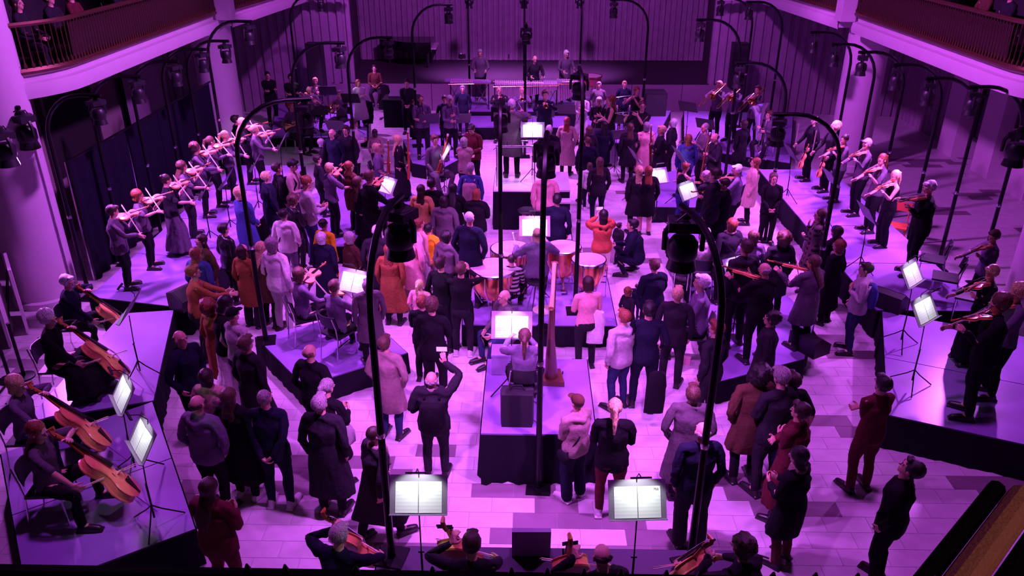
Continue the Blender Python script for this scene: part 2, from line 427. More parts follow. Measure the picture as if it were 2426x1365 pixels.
platform('low riser under the seated audience at right centre', pq(ZI, (1573, 540), (1640, 690), (1790, 650), (1700, 540)), ZI)
platform('low riser under the horn players', pq(.3, (640, 326), (870, 326), (870, 248), (655, 248)), .3)
platform('low riser under the trombone players', pq(.3, (1620, 350), (1872, 386), (1880, 270), (1620, 262)), .3)
platform('long riser at the bottom edge under the front cello row', hq((-1.75, 6.8), (2.35, 6.8), (2.35, 4.9), (-1.75, 4.9)), ZR, deckmat=mat('dark_deck', (.05, .03, .07), .4))
# conductor's podium: white marble-look boards on a black-skirted block, with steps
cp = platform('tall black-skirted podium block under the conductor', hq((-.92, 17.72), (.04, 17.72), (.04, 19.6), (-.92, 19.6)), ZC,
              deckmat=mat('pale_podium_board', (.75, .73, .74), .35, noise=.1, scale=3))
st = empty('podium_steps', TM(hw(.48, 16.7), 1.1)); tag(st, 'black stair with pale treads leading up to the podium', 'steps')
for i in range(5):
    z = .19 * (i + 1); m = MB(); m.box((0, .28 * i + .14, z - .02), (.8, .28 if i < 4 else 1.4, .04)) if i < 4 else m.box((0, .28 * i + .7, z - .02), (.8, 1.4, .04))
    m.build('tread', mat('pale_tread', (.6, .55, .62), .4), st, smooth=False)
    m = MB(); m.box((0, .28 * i + .13, (z - .04) / 2), (.78, .24, z - .04)); m.build('riser_board', SKIRT, st, smooth=False)
m = MB()
for s in (-1, 1): m.prism([(s * .4, 0), (s * .4 + .02, 0), (s * .4 + .02, 2.5), (s * .4, 2.5)], 0, .18)
m.build('side_panel', SKIRT, st, smooth=False)
# ================================================================== PEOPLE: templates in a rest pose, skinned by linear blending
REST = dict(pel=(0, 0, .93), sp=(0, 0, 1.06), ch=(0, 0, 1.24), nk=(0, -.012, 1.46), hd=(0, 0, 1.56), tp=(0, 0, 1.76))
for s, k in ((-1, 'L'), (1, 'R')):
    REST['sh' + k] = (s * .18, 0, 1.42); REST['el' + k] = (s * .385, 0, 1.215); REST['wr' + k] = (s * .565, 0, 1.035); REST['ti' + k] = (s * .69, 0, .91)
    REST['hp' + k] = (s * .092, 0, .92); REST['kn' + k] = (s * .10, .01, .50); REST['an' + k] = (s * .105, -.01, .09); REST['to' + k] = (s * .115, .17, .03)
REST = {k: np.array(v, float) for k, v in REST.items()}
BONES = [('pelvis', None, 'pel', 'sp', .13), ('spine', 'pelvis', 'sp', 'ch', .13), ('chest', 'spine', 'ch', 'nk', .14), ('neck', 'chest', 'nk', 'hd', .05), ('head', 'neck', 'hd', 'tp', .09)]
for k in 'LR':
    BONES += [('ua' + k, 'chest', 'sh' + k, 'el' + k, .05), ('fa' + k, 'ua' + k, 'el' + k, 'wr' + k, .04), ('ha' + k, 'fa' + k, 'wr' + k, 'ti' + k, .035),
              ('th' + k, 'pelvis', 'hp' + k, 'kn' + k, .085), ('sn' + k, 'th' + k, 'kn' + k, 'an' + k, .055), ('ft' + k, 'sn' + k, 'an' + k, 'to' + k, .045)]
BI = {b[0]: i for i, b in enumerate(BONES)}
NB = len(BONES)
def weights(V, mode):
    W = np.zeros((len(V), NB))
    if mode == 'head':
        W[:, BI['head']] = 1; return W
    for i, (n, p, a, b, r) in enumerate(BONES):
        A, B = REST[a], REST[b]; d = B - A
        t = np.clip(((V - A) @ d) / (d @ d), 0, 1); q = A + t[:, None] * d
        D = np.linalg.norm(V - q, axis=1) / r
        W[:, i] = 1 / (D ** 5 + .02)
        s = -1 if n[-1] == 'L' else 1
        if n[:2] in ('ua', 'fa', 'ha', 'th', 'sn', 'ft'): W[:, i] *= np.clip((V[:, 0] * s + .03) / .04, 0, 1)
        if n[:2] == 'ua': W[:, i] *= np.clip((V[:, 0] * s - .13) / .07, 0, 1)
        if n[:2] in ('fa', 'ha'): W[:, i] *= (V[:, 0] * s > .2)
        if n[:2] == 'th': W[:, i] *= np.clip((1.0 - V[:, 2]) / .14, 0, 1)
        if n in ('head', 'neck'): W[:, i] *= np.clip((V[:, 2] - 1.44) / .05, 0, 1)
        if n in ('chest',): W[:, i] *= np.clip((1.58 - V[:, 2]) / .06, 0, 1)
        if n in ('pelvis', 'spine', 'chest'): W[:, i] *= np.clip((.42 - np.abs(V[:, 0])) / .16, 0, 1)
    if mode == 'skirt':
        lo = V[:, 2] < .99
        t = np.clip((.99 - V[:, 2]) / .35, 0, 1); sx = np.clip(V[:, 0] / .16 * .5 + .5, 0, 1)
        k = np.clip((.56 - V[:, 2]) / .12, 0, 1)
        arm = (np.abs(V[:, 0]) > .30) & (V[:, 2] > .8)
        S = np.zeros_like(W); S[:, BI['pelvis']] = 1 - t
        for n, wx in (('L', 1 - sx), ('R', sx)):
            S[:, BI['th' + n]] = t * wx * (1 - k); S[:, BI['sn' + n]] = t * wx * k
        m = lo & ~arm; W[m] = S[m]
    W[W < 1e-4] = 0
    W = W ** 1.0; return W / (W.sum(1, keepdims=True) + 1e-9)

def build_template(name, prims, voxel, target, noise=0., mode='body', nsc=25., smooth=3):
    bm = bmesh.new()
    for p in prims:
        if p[0] == 'e':      # ellipsoid: centre, radii, (x tilt)
            M_ = Matrix.Translation(p[1]) @ (Matrix.Rotation(p[3], 4, 'X') if len(p) > 3 else Matrix.Identity(4)) @ Matrix.Diagonal((*p[2], 1))
            bmesh.ops.create_icosphere(bm, subdivisions=3, radius=1, matrix=M_)
        elif p[0] == 'c':    # tapered limb through points with radii
            pts = [Vector(q) for q in p[1]]; rs = p[2]; fl = p[3] if len(p) > 3 else 1.
            for q, r in zip(pts, rs): bmesh.ops.create_icosphere(bm, subdivisions=2, radius=r, matrix=Matrix.Translation(q))
            for i in range(len(pts) - 1):
                d = pts[i + 1] - pts[i]; Q = d.to_track_quat('Z', 'Y').to_matrix().to_4x4()
                bmesh.ops.create_cone(bm, cap_ends=True, segments=14, radius1=rs[i], radius2=rs[i + 1], depth=d.length, matrix=Matrix.Translation((pts[i] + pts[i + 1]) / 2) @ Q)
        elif p[0] == 'l':    # loft of horizontal ellipses: z, rx, ry, (yc), (xc)
            n = 28; rows = []
            for r in p[1]:
                yc = r[3] if len(r) > 3 else 0; xc = r[4] if len(r) > 4 else 0
                rip = p[2] if len(p) > 2 else 0
                row = []
                for j in range(n):
                    a = 2 * math.pi * j / n; k = 1 + rip * math.sin(j * 2.3 * 1.0) * max(0, (1.0 - r[0]))
                    row.append(bm.verts.new((xc + r[1] * k * math.cos(a), yc + r[2] * k * math.sin(a), r[0])))
                rows.append(row)
            up = p[1][-1][0] > p[1][0][0]
            for A, B in zip(rows, rows[1:]):
                for j in range(n):
                    q = (A[j], A[(j + 1) % n], B[(j + 1) % n], B[j]); bm.faces.new(q if up else q[::-1])
            bm.faces.new(rows[0][::-1] if up else rows[0]); bm.faces.new(rows[-1] if up else rows[-1][::-1])
        elif p[0] == 'b':
            bmesh.ops.create_cube(bm, size=1, matrix=Matrix.Translation(p[1]) @ (Matrix.Rotation(p[3], 4, 'X') if len(p) > 3 else Matrix.Identity(4)) @ Matrix.Diagonal((*p[2], 1)))
    me = bpy.data.meshes.new('t'); bm.to_mesh(me); bm.free()
    o = bpy.data.objects.new('t', me); COL.objects.link(o)
    md = o.modifiers.new('r', 'REMESH'); md.mode = 'VOXEL'; md.voxel_size = voxel
    md = o.modifiers.new('s', 'SMOOTH'); md.iterations = smooth; md.factor = .5
    dg = bpy.context.evaluated_depsgraph_get(); ev = o.evaluated_get(dg); n = len(ev.data.polygons)
    md = o.modifiers.new('d', 'DECIMATE'); md.ratio = min(1, target / (2 * n))
    dg = bpy.context.evaluated_depsgraph_get(); ev = o.evaluated_get(dg)
    out = bpy.data.meshes.new_from_object(ev); out.name = name
    bpy.data.objects.remove(o); bpy.data.meshes.remove(me)
    V = np.empty(len(out.vertices) * 3); out.vertices.foreach_get('co', V); V = V.reshape(-1, 3)
    if noise:
        N = np.empty(len(out.vertices) * 3); out.vertices.foreach_get('normal', N); N = N.reshape(-1, 3)
        f = np.sin(V[:, 0] * nsc * 1.3 + np.sin(V[:, 2] * nsc * .7) * 2) * np.sin(V[:, 2] * nsc + V[:, 1] * nsc * .9) + .6 * np.sin(V[:, 1] * nsc * 2.1 + V[:, 2] * nsc * 1.7 + V[:, 0] * nsc)
        V = V + N * (f * noise)[:, None]
    out.polygons.foreach_set('use_smooth', [True] * len(out.polygons))
    out.materials.clear(); out.materials.append(None)
    return dict(me=out, V=V, W=weights(V, mode))

def limb(sfx):
    s = -1 if sfx == 'L' else 1
    P = lambda k: tuple(REST[k + sfx])
    pr = [('c', [P('sh'), (s * .28, 0, 1.32), P('el'), (s * .44, 0, 1.16), P('wr')], [.052, .046, .037, .038, .024]),
          ('c', [P('hp'), (s * .10, .0, .72), P('kn'), (s * .105, -.02, .38), P('an')], [.088, .074, .052, .053, .034]),
          ('c', [P('an'), (s * .115, .10, .04), P('to')], [.036, .034, .028]), ('e', (s * .105, -.04, .035), (.032, .04, .034))]
    d = np.array([s * .707, 0, -.707]); y = np.array([0, 1., 0]); n = np.array([-s * .707, 0, -.707]); w = REST['wr' + sfx]
    for t, r in ((.02, .026), (.05, .03), (.08, .03)):
        c = w + d * t
        for yo in (-.02, 0, .02): pr.append(('e', tuple(c + y * yo), (.019, .017, .019)))
    for i, (yo, L) in enumerate(((.033, .068), (.011, .078), (-.011, .073), (-.032, .056))):
        p = w + d * .088 + y * yo; pts = [p]; ang = .25
        for f in (.42, .32, .26):
            dd = d * math.cos(ang) + n * math.sin(ang) + y * yo * 2; p = p + dd * L * f; pts.append(p); ang += .45
        pr.append(('c', [tuple(q) for q in pts], [.0095, .009, .0085, .0075]))
    p0 = w + d * .02 + y * .026; p1 = p0 + d * .028 + y * .032 + n * .012; p2 = p1 + d * .032 + y * .012 + n * .014
    pr.append(('c', [tuple(p0), tuple(p1), tuple(p2)], [.014, .011, .009]))
    return pr
def body_prims(fem):
    hp, wa, sh = (.172, .118, .150) if fem else (.160, .138, .168)
    T = [(.80, .10, .09), (.86, hp * .93, .105, -.01), (.94, hp, .118, -.012), (1.02, hp * .95, .11), (1.10, wa, .092), (1.18, wa * 1.03, .095), (1.26, sh * .93, .108 if not fem else .12, .008),
         (1.34, sh, .108, .0), (1.40, sh * .97, .09, -.005), (1.45, sh * .62, .068, -.01), (1.49, .062, .056, -.008)]
    pr = [('l', T), ('c', [(0, -.008, 1.44), (0, .0, 1.57)], [.056, .052]),
          ('c', [(-.16, -.005, 1.415), (0, -.02, 1.46), (.16, -.005, 1.415)], [.052, .05, .052]),
          ('e', (0, -.012, 1.665), (.074, .094, .094)), ('e', (0, .022, 1.605), (.056, .064, .068)), ('e', (0, .062, 1.565), (.028, .026, .022)),
          ('c', [(0, .086, 1.655), (0, .104, 1.622)], [.007, .013]), ('e', (0, .083, 1.588), (.024, .012, .009)),
          ('e', (-.03, .078, 1.672), (.024, .012, .008)), ('e', (.03, .078, 1.672), (.024, .012, .008)),
          ('e', (-.077, -.008, 1.635), (.012, .022, .032)), ('e', (.077, -.008, 1.635), (.012, .022, .032))]
    if fem: pr += [('e', (-.062, .07, 1.28), (.055, .042, .055)), ('e', (.062, .07, 1.28), (.055, .042, .055))]
    return pr + limb('L') + limb('R')
def arms(r0, r1, r2, end=1.0):
    o = []
    for s in (-1, 1):
        a, b, c = [np.array(REST[k + ('L' if s < 0 else 'R')]) for k in ('sh', 'el', 'wr')]
        if end <= .6: e = a + (b - a) * end / .6 * .62 / .62; o.append(('c', [tuple(a), tuple(e)], [r0, r1 * 1.05]))
        else:
            e = b + (c - b) * end; o.append(('c', [tuple(a), tuple((a + b) / 2), tuple(b), tuple(e)], [r0, (r0 + r1) / 2, r1, r2]))
    o.append(('c', [(-.165, -.005, 1.418), (0, -.022, 1.462), (.165, -.005, 1.418)], [r0 * 1.02, r0 * .98, r0 * 1.02]))
    return o
def torso(g, zb, hemx=None, hemy=None):
    """g: ease of the cloth over the body; zb: hem height"""
    hx = hemx or .186 + g; hy = hemy or .136 + g
    rows = [(zb, hx, hy)]
    for z, rx, ry in ((.94, .184, .135), (1.02, .174, .122), (1.12, .146, .105), (1.20, .158, .118), (1.28, .168, .13), (1.34, .172, .122), (1.40, .165, .098), (1.455, .10, .076), (1.485, .07, .066)):
        if z > zb + .03: rows.append((z, rx + g * (1 if z < 1.4 else .5), ry + g * (1 if z < 1.4 else .5), -.005))
    return [('l', rows)]
def legs(r0, r1, r2, zb=.07):
    o = [('l', [(.80, .125, .115, -.01), (.86, .188, .14, -.014), (.94, .19, .142, -.014), (1.0, .18, .13, -.005), (1.07, .16, .115)])]
    for s in (-1, 1):
        z1 = max(zb, .07)
        if zb > .4: o.append(('c', [(s * .092, 0, .9), (s * .10, .0, zb)], [r0, r1]))
        else: o.append(('c', [(s * .092, -.004, .88), (s * .10, .003, .70), (s * .10, .006, .52), (s * .105, -.018, .38), (s * .105, -.01, z1 + .02)], [r0 + .006, (r0 + r1) / 2 + .008, r1, max(r2 + .006, .066), r2]))
    return o
def hairp(kind):
    cap = lambda g: [('e', (0, -.022 - g * 1.0, 1.675 + g * .2), (.077 + g, .093 + g, .096 + g * .8))]
    side = lambda zb, g=.0: [('l', [(zb, .07 + g, .052 + g, -.045), (1.58, .079 + g, .06 + g, -.04), (1.66, .083 + g, .07 + g, -.035), (1.70, .07, .07, -.03)])]
    if kind == 'short': return cap(.015) + [('e', (0, .05, 1.745), (.06, .045, .028)), ('e', (0, -.06, 1.64), (.084, .055, .06))]
    if kind == 'fringe': return [('e', (0, -.045, 1.65), (.087, .068, .05))]
    if kind == 'buzz': return [('e', (0, -.02, 1.672), (.078, .092, .094))]
    if kind == 'bob': return cap(.022) + side(1.53, .014)
    if kind == 'long': return cap(.020) + side(1.5, .008) + [('l', [(1.22, .07, .03, -.125), (1.35, .095, .036, -.115), (1.48, .09, .04, -.085), (1.6, .08, .05, -.05)])]
    if kind == 'pony': return cap(.012) + [('c', [(0, -.11, 1.70), (0, -.16, 1.66), (0, -.16, 1.5), (0, -.135, 1.36)], [.028, .034, .032, .014])]
    if kind == 'bun': return cap(.011) + [('e', (0, -.12, 1.715), (.042, .04, .042))]
    if kind == 'curly': return cap(.03) + [('e', (0, -.05, 1.62), (.088, .07, .07))]
    if kind == 'big': return cap(.05) + [('e', (0, -.07, 1.6), (.115, .09, .11))]
    if kind == 'beanie': return [('e', (0, -.012, 1.70), (.09, .106, .085)), ('c', [(-.04, -.08, 1.655), (.04, -.08, 1.655)], [.03, .03])]
    if kind == 'cap': return [('e', (0, -.012, 1.695), (.086, .104, .082)), ('e', (0, .105, 1.70), (.065, .07, .01))]
_T = {}
def template(name):
    if name in _T: return _T[name]
    k, *q = name.split(':')
    if k == 'body': t = build_template('body', body_prims(q[0] == 'f'), .0062 if q[1] == 'h' else .009, 5600 if q[1] == 'h' else 2600, smooth=1)
    elif k == 'shoe':
        s = -1 if q[0] == 'L' else 1
        t = build_template('shoe', [('c', [(s * .105, -.035, .045), (s * .115, .10, .042), (s * .12, .18, .034)], [.047, .05, .044]), ('b', (s * .112, .07, .012), (.094, .31, .024)), ('c', [(s * .105, -.02, .05), (s * .105, -.012, .11)], [.047, .048])], .007, 420, smooth=1)
    elif k == 'hair': t = build_template('hair', hairp(q[0]), .006, 700 if q[0] in ('short', 'buzz', 'fringe', 'cap', 'beanie') else 1000, noise=dict(curly=.009, big=.012, beanie=.001, cap=.0, buzz=.0).get(q[0], .004), mode='head', nsc=dict(curly=75, big=60).get(q[0], 60.))
    else:
        c = dict(
            shirt=lambda: torso(.012, .88) + arms(.062, .050, .034, .93),
            tee=lambda: torso(.014, .87) + arms(.066, .062, .06, .52),
            vest=lambda: torso(.010, .88),
            jacket=lambda: torso(.026, .80, .205, .15) + arms(.07, .056, .042, .95),
            puffer=lambda: torso(.045, .80, .215, .17) + arms(.085, .068, .05, .95) + [('c', [(-.06, -.06, 1.47), (.06, -.06, 1.47)], [.055, .055])],
            hoodie=lambda: torso(.034, .84, .2, .15) + arms(.076, .06, .046, .95) + [('c', [(-.07, -.085, 1.44), (0, -.11, 1.42), (.07, -.085, 1.44)], [.05, .06, .05])],
            coat=lambda: torso(.032, .52, .245, .19) + arms(.073, .058, .045, .95) + [('l', [(.52, .245, .19), (.75, .22, .165), (.95, .195, .145)])] + [('c', [(-.06, -.05, 1.475), (.06, -.05, 1.475)], [.04, .04])],
            longcoat=lambda: torso(.036, .32, .28, .21) + arms(.073, .058, .045, .95) + [('l', [(.32, .28, .21), (.7, .235, .175), (.95, .2, .15)])] + [('c', [(-.06, -.05, 1.475), (.06, -.05, 1.475)], [.04, .04])],
            fur=lambda: torso(.045, .60, .24, .19) + arms(.085, .07, .055, .95) + [('c', [(-.09, -.04, 1.46), (0, -.09, 1.44), (.09, -.04, 1.46)], [.06, .07, .06])],
            dress=lambda: torso(.010, .95) + arms(.060, .05, .04, .85) + [('l', [(.12, .27, .25), (.5, .22, .2), (.8, .185, .15), (.98, .165, .125), (1.08, .15, .11)], .06)],
            skirt=lambda: [('l', [(.42, .23, .2), (.7, .2, .165), (.9, .182, .14), (1.04, .155, .115)], .05)],
            longskirt=lambda: [('l', [(.1, .3, .27), (.5, .235, .21), (.8, .19, .155), (.95, .178, .135), (1.05, .155, .115)], .08)],
            shorts=lambda: legs(.105, .09, 0, .6),
            trousers=lambda: legs(.098, .072, .056), jeans=lambda: legs(.095, .067, .050), wide=lambda: legs(.10, .088, .082),
            scarf=lambda: [('c', [(-.07, -.03, 1.49), (0, -.07, 1.5), (.07, -.03, 1.49), (.05, .05, 1.475), (-.05, .05, 1.475), (-.07, -.03, 1.49)], [.042] * 6), ('c', [(.05, .09, 1.46), (.07, .15, 1.2)], [.04, .03])],
            collar=lambda: [('c', [(-.055, -.02, 1.492), (0, -.055, 1.497), (.055, -.02, 1.492), (.03, .05, 1.475), (-.03, .05, 1.475), (-.055, -.02, 1.492)], [.016] * 6)],
            backpack=lambda: [('c', [(-.09, -.2, 1.3), (.09, -.2, 1.3), (.1, -.2, 1.02), (-.1, -.2, 1.02), (-.09, -.2, 1.3)], [.07] * 5), ('e', (0, -.2, 1.16), (.14, .10, .2)),
                              ('c', [(-.1, -.13, 1.4), (-.11, .03, 1.43), (-.12, .125, 1.3), (-.15, .02, 1.08)], [.018] * 4), ('c', [(.1, -.13, 1.4), (.11, .03, 1.43), (.12, .125, 1.3), (.15, .02, 1.08)], [.018] * 4)],
            tote=lambda: [('e', (.23, .02, .92), (.05, .17, .2)), ('b', (.235, .02, .86), (.07, .32, .2)), ('c', [(.235, -.08, 1.08), (.19, -.06, 1.38), (.14, 0, 1.475), (.19, .07, 1.38), (.24, .1, 1.08)], [.012] * 5)],
            strap=lambda: [('c', [(.15, 0, 1.48), (.06, -.12, 1.36), (-.08, -.15, 1.15), (-.2, -.06, .92)], [.013] * 4), ('c', [(.15, 0, 1.48), (.08, .13, 1.36), (-.08, .155, 1.15), (-.2, .06, .92)], [.013] * 4), ('e', (-.22, 0, .85), (.05, .12, .09))],
        )[k]()
        small = k in ('scarf', 'collar', 'backpack', 'tote', 'strap')
        t = build_template(k, c, .009 if small else .0125, 700 if small else 2000, noise=0 if small else (.009 if k in ('coat', 'longcoat', 'puffer', 'fur', 'dress', 'longskirt', 'hoodie', 'jacket') else .005), mode='skirt' if k in ('coat', 'longcoat', 'fur', 'dress', 'skirt', 'longskirt') else 'body', nsc=24., smooth=2 if small else 3)
        if small:   # accessories ride on the chest
            W = np.zeros_like(t['W']); z = t['V'][:, 2]; k2 = np.clip((z - .95) / .3, 0, 1); W[:, BI['chest']] = k2; W[:, BI['pelvis']] = 1 - k2; t['W'] = W
    _T[name] = t; return t
def eyes_mesh():
    m = MB()
    for s in (-1, 1):
        m.lathe([(0, -.011), (.009, -.007), (.0125, 0), (.009, .007), (0, .011)], 8, (s * .031, .080, 1.650))
    m.cur = 1
    for s in (-1, 1):
        m.box((s * .031, .0925, 1.650), (.010, .004, .011)); m.box((s * .032, .088, 1.673), (.032, .01, .006))
    me = m.mesh('eyes', [mat('eye_white', (.8, .78, .78), .2), mat('eye_dark', (.02, .012, .01), .3)])
    V = np.array(m.v); return dict(me=me, V=V, W=weights(V, 'head'))
_T['eyes'] = eyes_mesh()
def glasses_mesh():
    m = MB()
    for s in (-1, 1):
        m.tube([(s * (.034 + .022 * math.cos(a)), .1, 1.648 + .017 * math.sin(a)) for a in np.linspace(0, 2 * math.pi, 10)], .0028, 4, cap=False)
        m.tube([(s * .056, .098, 1.655), (s * .08, .0, 1.652)], .0025, 4)
    m.tube([(-.012, .1, 1.652), (.012, .1, 1.652)], .0028, 4)
    me = m.mesh('glasses', BLKPL); V = np.array(m.v); return dict(me=me, V=V, W=weights(V, 'head'))
_T['glasses'] = glasses_mesh()

# ---- posing
def rotx(a): c, s = math.cos(a), math.sin(a); return np.array([[1, 0, 0], [0, c, -s], [0, s, c]])
def roty(a): c, s = math.cos(a), math.sin(a); return np.array([[c, 0, s], [0, 1, 0], [-s, 0, c]])
def rotz(a): c, s = math.cos(a), math.sin(a); return np.array([[c, -s, 0], [s, c, 0], [0, 0, 1]])
def minrot(a, b):
    a = a / np.linalg.norm(a); b = b / np.linalg.norm(b); v = np.cross(a, b); c = a @ b
    if c < -.9999: return rotz(math.pi)
    K = np.array([[0, -v[2], v[1]], [v[2], 0, -v[0]], [-v[1], v[0], 0]]); return np.eye(3) + K + K @ K / (1 + c)
def ik(a, t, l1, l2, pole):
    d = t - a; D = np.linalg.norm(d); D2 = min(D, (l1 + l2) * .995); u = d / D
    x = (l1 * l1 - l2 * l2 + D2 * D2) / (2 * D2); h = math.sqrt(max(l1 * l1 - x * x, 0))
    p = pole - u * (pole @ u); p = p / (np.linalg.norm(p) + 1e-9)
    return a + u * x + p * h, a + u * D2
POSES = {  # L, R wrist targets; optional poles, hand directions, lean, head pitch/yaw, seat height
    'stand': dict(L=(-.235, .03, .90), R=(.235, .03, .90)),
    'stand2': dict(L=(-.24, .06, .91), R=(.22, .12, .98), fL=(-.13, .06, .09), fR=(.12, -.06, .09)),
    'walk': dict(L=(-.22, .18, .95), R=(.24, -.1, .92), fL=(-.10, -.24, .11), fR=(.10, .24, .09), lean=4),
    'wide': dict(L=(-.25, .03, .92), R=(.25, .06, .93), fL=(-.2, .05, .09), fR=(.2, -.04, .09)),
    'crossed': dict(L=(.07, .22, 1.16), R=(-.09, .19, 1.19), dL=(.8, .0, .2), dR=(-.8, .1, 0)),
    'pockets': dict(L=(-.21, .05, .93), R=(.21, .05, .93), pL=(-1, -.6, 0), pR=(1, -.6, 0)),
    'clasp': dict(L=(-.07, .22, .97), R=(.07, .22, .97), dL=(.6, .3, -.5), dR=(-.6, .3, -.5)),
    'back': dict(L=(-.07, -.19, .92), R=(.07, -.19, .94), pL=(-1, -.2, 0), pR=(1, -.2, 0), dL=(.6, 0, -.6), dR=(-.6, 0, -.6)),
    'phone': dict(L=(-.07, .36, 1.46), R=(.08, .36, 1.47), dL=(.3, .3, .8), dR=(-.3, .3, .8), pL=(-1, 0, -.6), pR=(1, 0, -.6)),
    'phone1': dict(L=(-.2, .2, 1.05), R=(.16, .26, 1.72), dR=(-.3, .2, .8), pR=(1, .3, .2), hp=-12),
    'hold': dict(L=(-.08, .27, 1.13), R=(.09, .27, 1.13), dL=(.4, .6, .2), dR=(-.4, .6, .2), hp=18),
    'chin': dict(L=(.10, .2, 1.12), R=(.03, .16, 1.38), dL=(.8, .1, 0), dR=(-.1, .1, .9)),
    'strap': dict(L=(-.1, .17, 1.25), R=(.22, .06, .94), dL=(.3, .1, .7)),
    'point': dict(L=(.05, .5, 1.2), R=(.16, .52, 1.18), dL=(.3, 1, 0), dR=(.2, 1, 0), lean=8),
    'lookdown': dict(L=(-.1, .25, 1.05), R=(.1, .25, 1.05), hp=35, lean=6),
    'lookup': dict(L=(-.235, .03, .90), R=(.235, .03, .90), hp=-22),
    'crouch': dict(seat=.30, fL=(-.14, .22, .09), fR=(.16, .02, .09), L=(-.1, .42, .62), R=(.12, .44, .6), lean=18),
    'sit': dict(seat=.45, L=(-.12, .34, .66), R=(.12, .34, .66), lean=4),
    'sitlow': dict(seat=.38, L=(-.12, .34, .58), R=(.12, .34, .58), lean=8),
    'dangle': dict(seat=.50, L=(-.1, .25, .7), R=(.1, .25, .7), lean=6, fL=(-.08, .38, .06), fR=(.09, .36, .07)),
    'violin': dict(L=(-.36, .34, 1.36), R=(.15, .40, 1.16), dL=(-.45, .5, .5), pL=(-.2, .3, -1), pR=(1, -.1, -.5), dR=(.1, .8, -.3), hy=-28, hp=14, ins='violin'),
    'violinup': dict(L=(-.36, .34, 1.36), R=(.24, .38, 1.34), dL=(-.45, .5, .5), pL=(-.2, .3, -1), pR=(1, -.1, -.4), dR=(-.3, .8, -.1), hy=-28, hp=14, ins='violin'),
    'violinsit': dict(seat=.45, L=(-.36, .34, .93), R=(.15, .40, .73), dL=(-.45, .5, .5), pL=(-.2, .3, -1), pR=(1, -.1, -.5), dR=(.1, .8, -.3), hy=-28, hp=14, ins='violin', fL=(-.14, .42, .09), fR=(.16, .36, .09)),
    'viorest': dict(L=(-.22, .12, .95), R=(.28, .25, .95), ins='viorest', dR=(.2, .6, -.6)),
    'cello': dict(seat=.45, L=(-.15, .26, 1.0), R=(.30, .45, .64), dL=(.4, .4, .3), dR=(-.2, .6, -.6), pL=(-1, .2, -.2), pR=(1, 0, .1), fL=(-.30, .38, .09), fR=(.30, .40, .09), hy=14, hp=14, ins='cello', lean=4),
    'cello2': dict(seat=.45, L=(-.22, .24, 1.08), R=(.24, .5, .64), dL=(.2, .5, .3), dR=(-.3, .6, -.4), pL=(-1, .2, -.2), pR=(1, 0, .1), fL=(-.30, .38, .09), fR=(.30, .40, .09), hp=22, ins='cello2', lean=4),
    'clarinet': dict(L=(-.05, .24, 1.27), R=(.07, .30, 1.12), dL=(.5, .5, 0), dR=(-.5, .5, 0), ins='clarinet', hp=8),
    'bassoon': dict(L=(-.09, .22, 1.25), R=(.16, .14, .95), dL=(.6, .4, 0), dR=(-.4, .4, 0), ins='bassoon', hp=5),
    'bassoonsit': dict(seat=.45, L=(-.09, .24, .82), R=(.16, .16, .55), dL=(.6, .4, 0), dR=(-.4, .4, 0), ins='bassoonsit', hp=5, lean=-3),
    'flute': dict(L=(.06, .2, 1.45), R=(.32, .22, 1.42), dL=(.5, .4, .3), dR=(.2, .5, .3), pL=(-.4, .3, -1), pR=(.8, 0, -.7), ins='flute', hy=-20),
    'trumpet': dict(L=(-.05, .30, 1.46), R=(.06, .27, 1.43), dL=(.4, .5, .3), dR=(-.4, .5, .3), pL=(-1, 0, -.6), pR=(1, 0, -.6), ins='trumpet'),
    'trombone': dict(L=(-.08, .24, 1.44), R=(.1, .46, 1.33), dL=(.3, .6, .2), dR=(-.2, .7, 0), pL=(-1, 0, -.6), pR=(1, 0, -.6), ins='trombone'),
    'horn': dict(seat=.45, L=(-.12, .3, .95), R=(.2, .15, .82), dL=(.5, .4, 0), dR=(-.3, .4, .2), ins='horn'),
    'tuba': dict(seat=.45, L=(-.12, .28, .85), R=(.16, .3, .95), dL=(.5, .4, 0), dR=(-.5, .4, 0), ins='tuba', hy=12),
    'mallets': dict(L=(-.2, .36, 1.08), R=(.2, .38, 1.1), dL=(.1, .9, -.2), dR=(-.1, .9, -.2), lean=8, hp=16, ins='mallets'),
    'timpani': dict(seat=.70, L=(-.3, .36, 1.15), R=(.24, .30, 1.2), dL=(-.2, .9, .1), dR=(-.1, .9, .2), ins='mallets', hy=-10, hp=8, fL=(-.16, .38, .3), fR=(.18, .36, .28)),
    'conduct': dict(L=(-.22, .36, 1.36), R=(.24, .38, 1.40), dL=(-.1, .8, .2), dR=(0, .8, .3), pL=(-1, -.2, -.3), pR=(1, -.2, -.3), hp=20, lean=5, ins='baton'),
    'harp': dict(seat=.45, L=(-.22, .45, .95), R=(.05, .42, 1.0), dL=(.3, .8, .1), dR=(.3, .8, 0), ins='harp', hy=0),
}
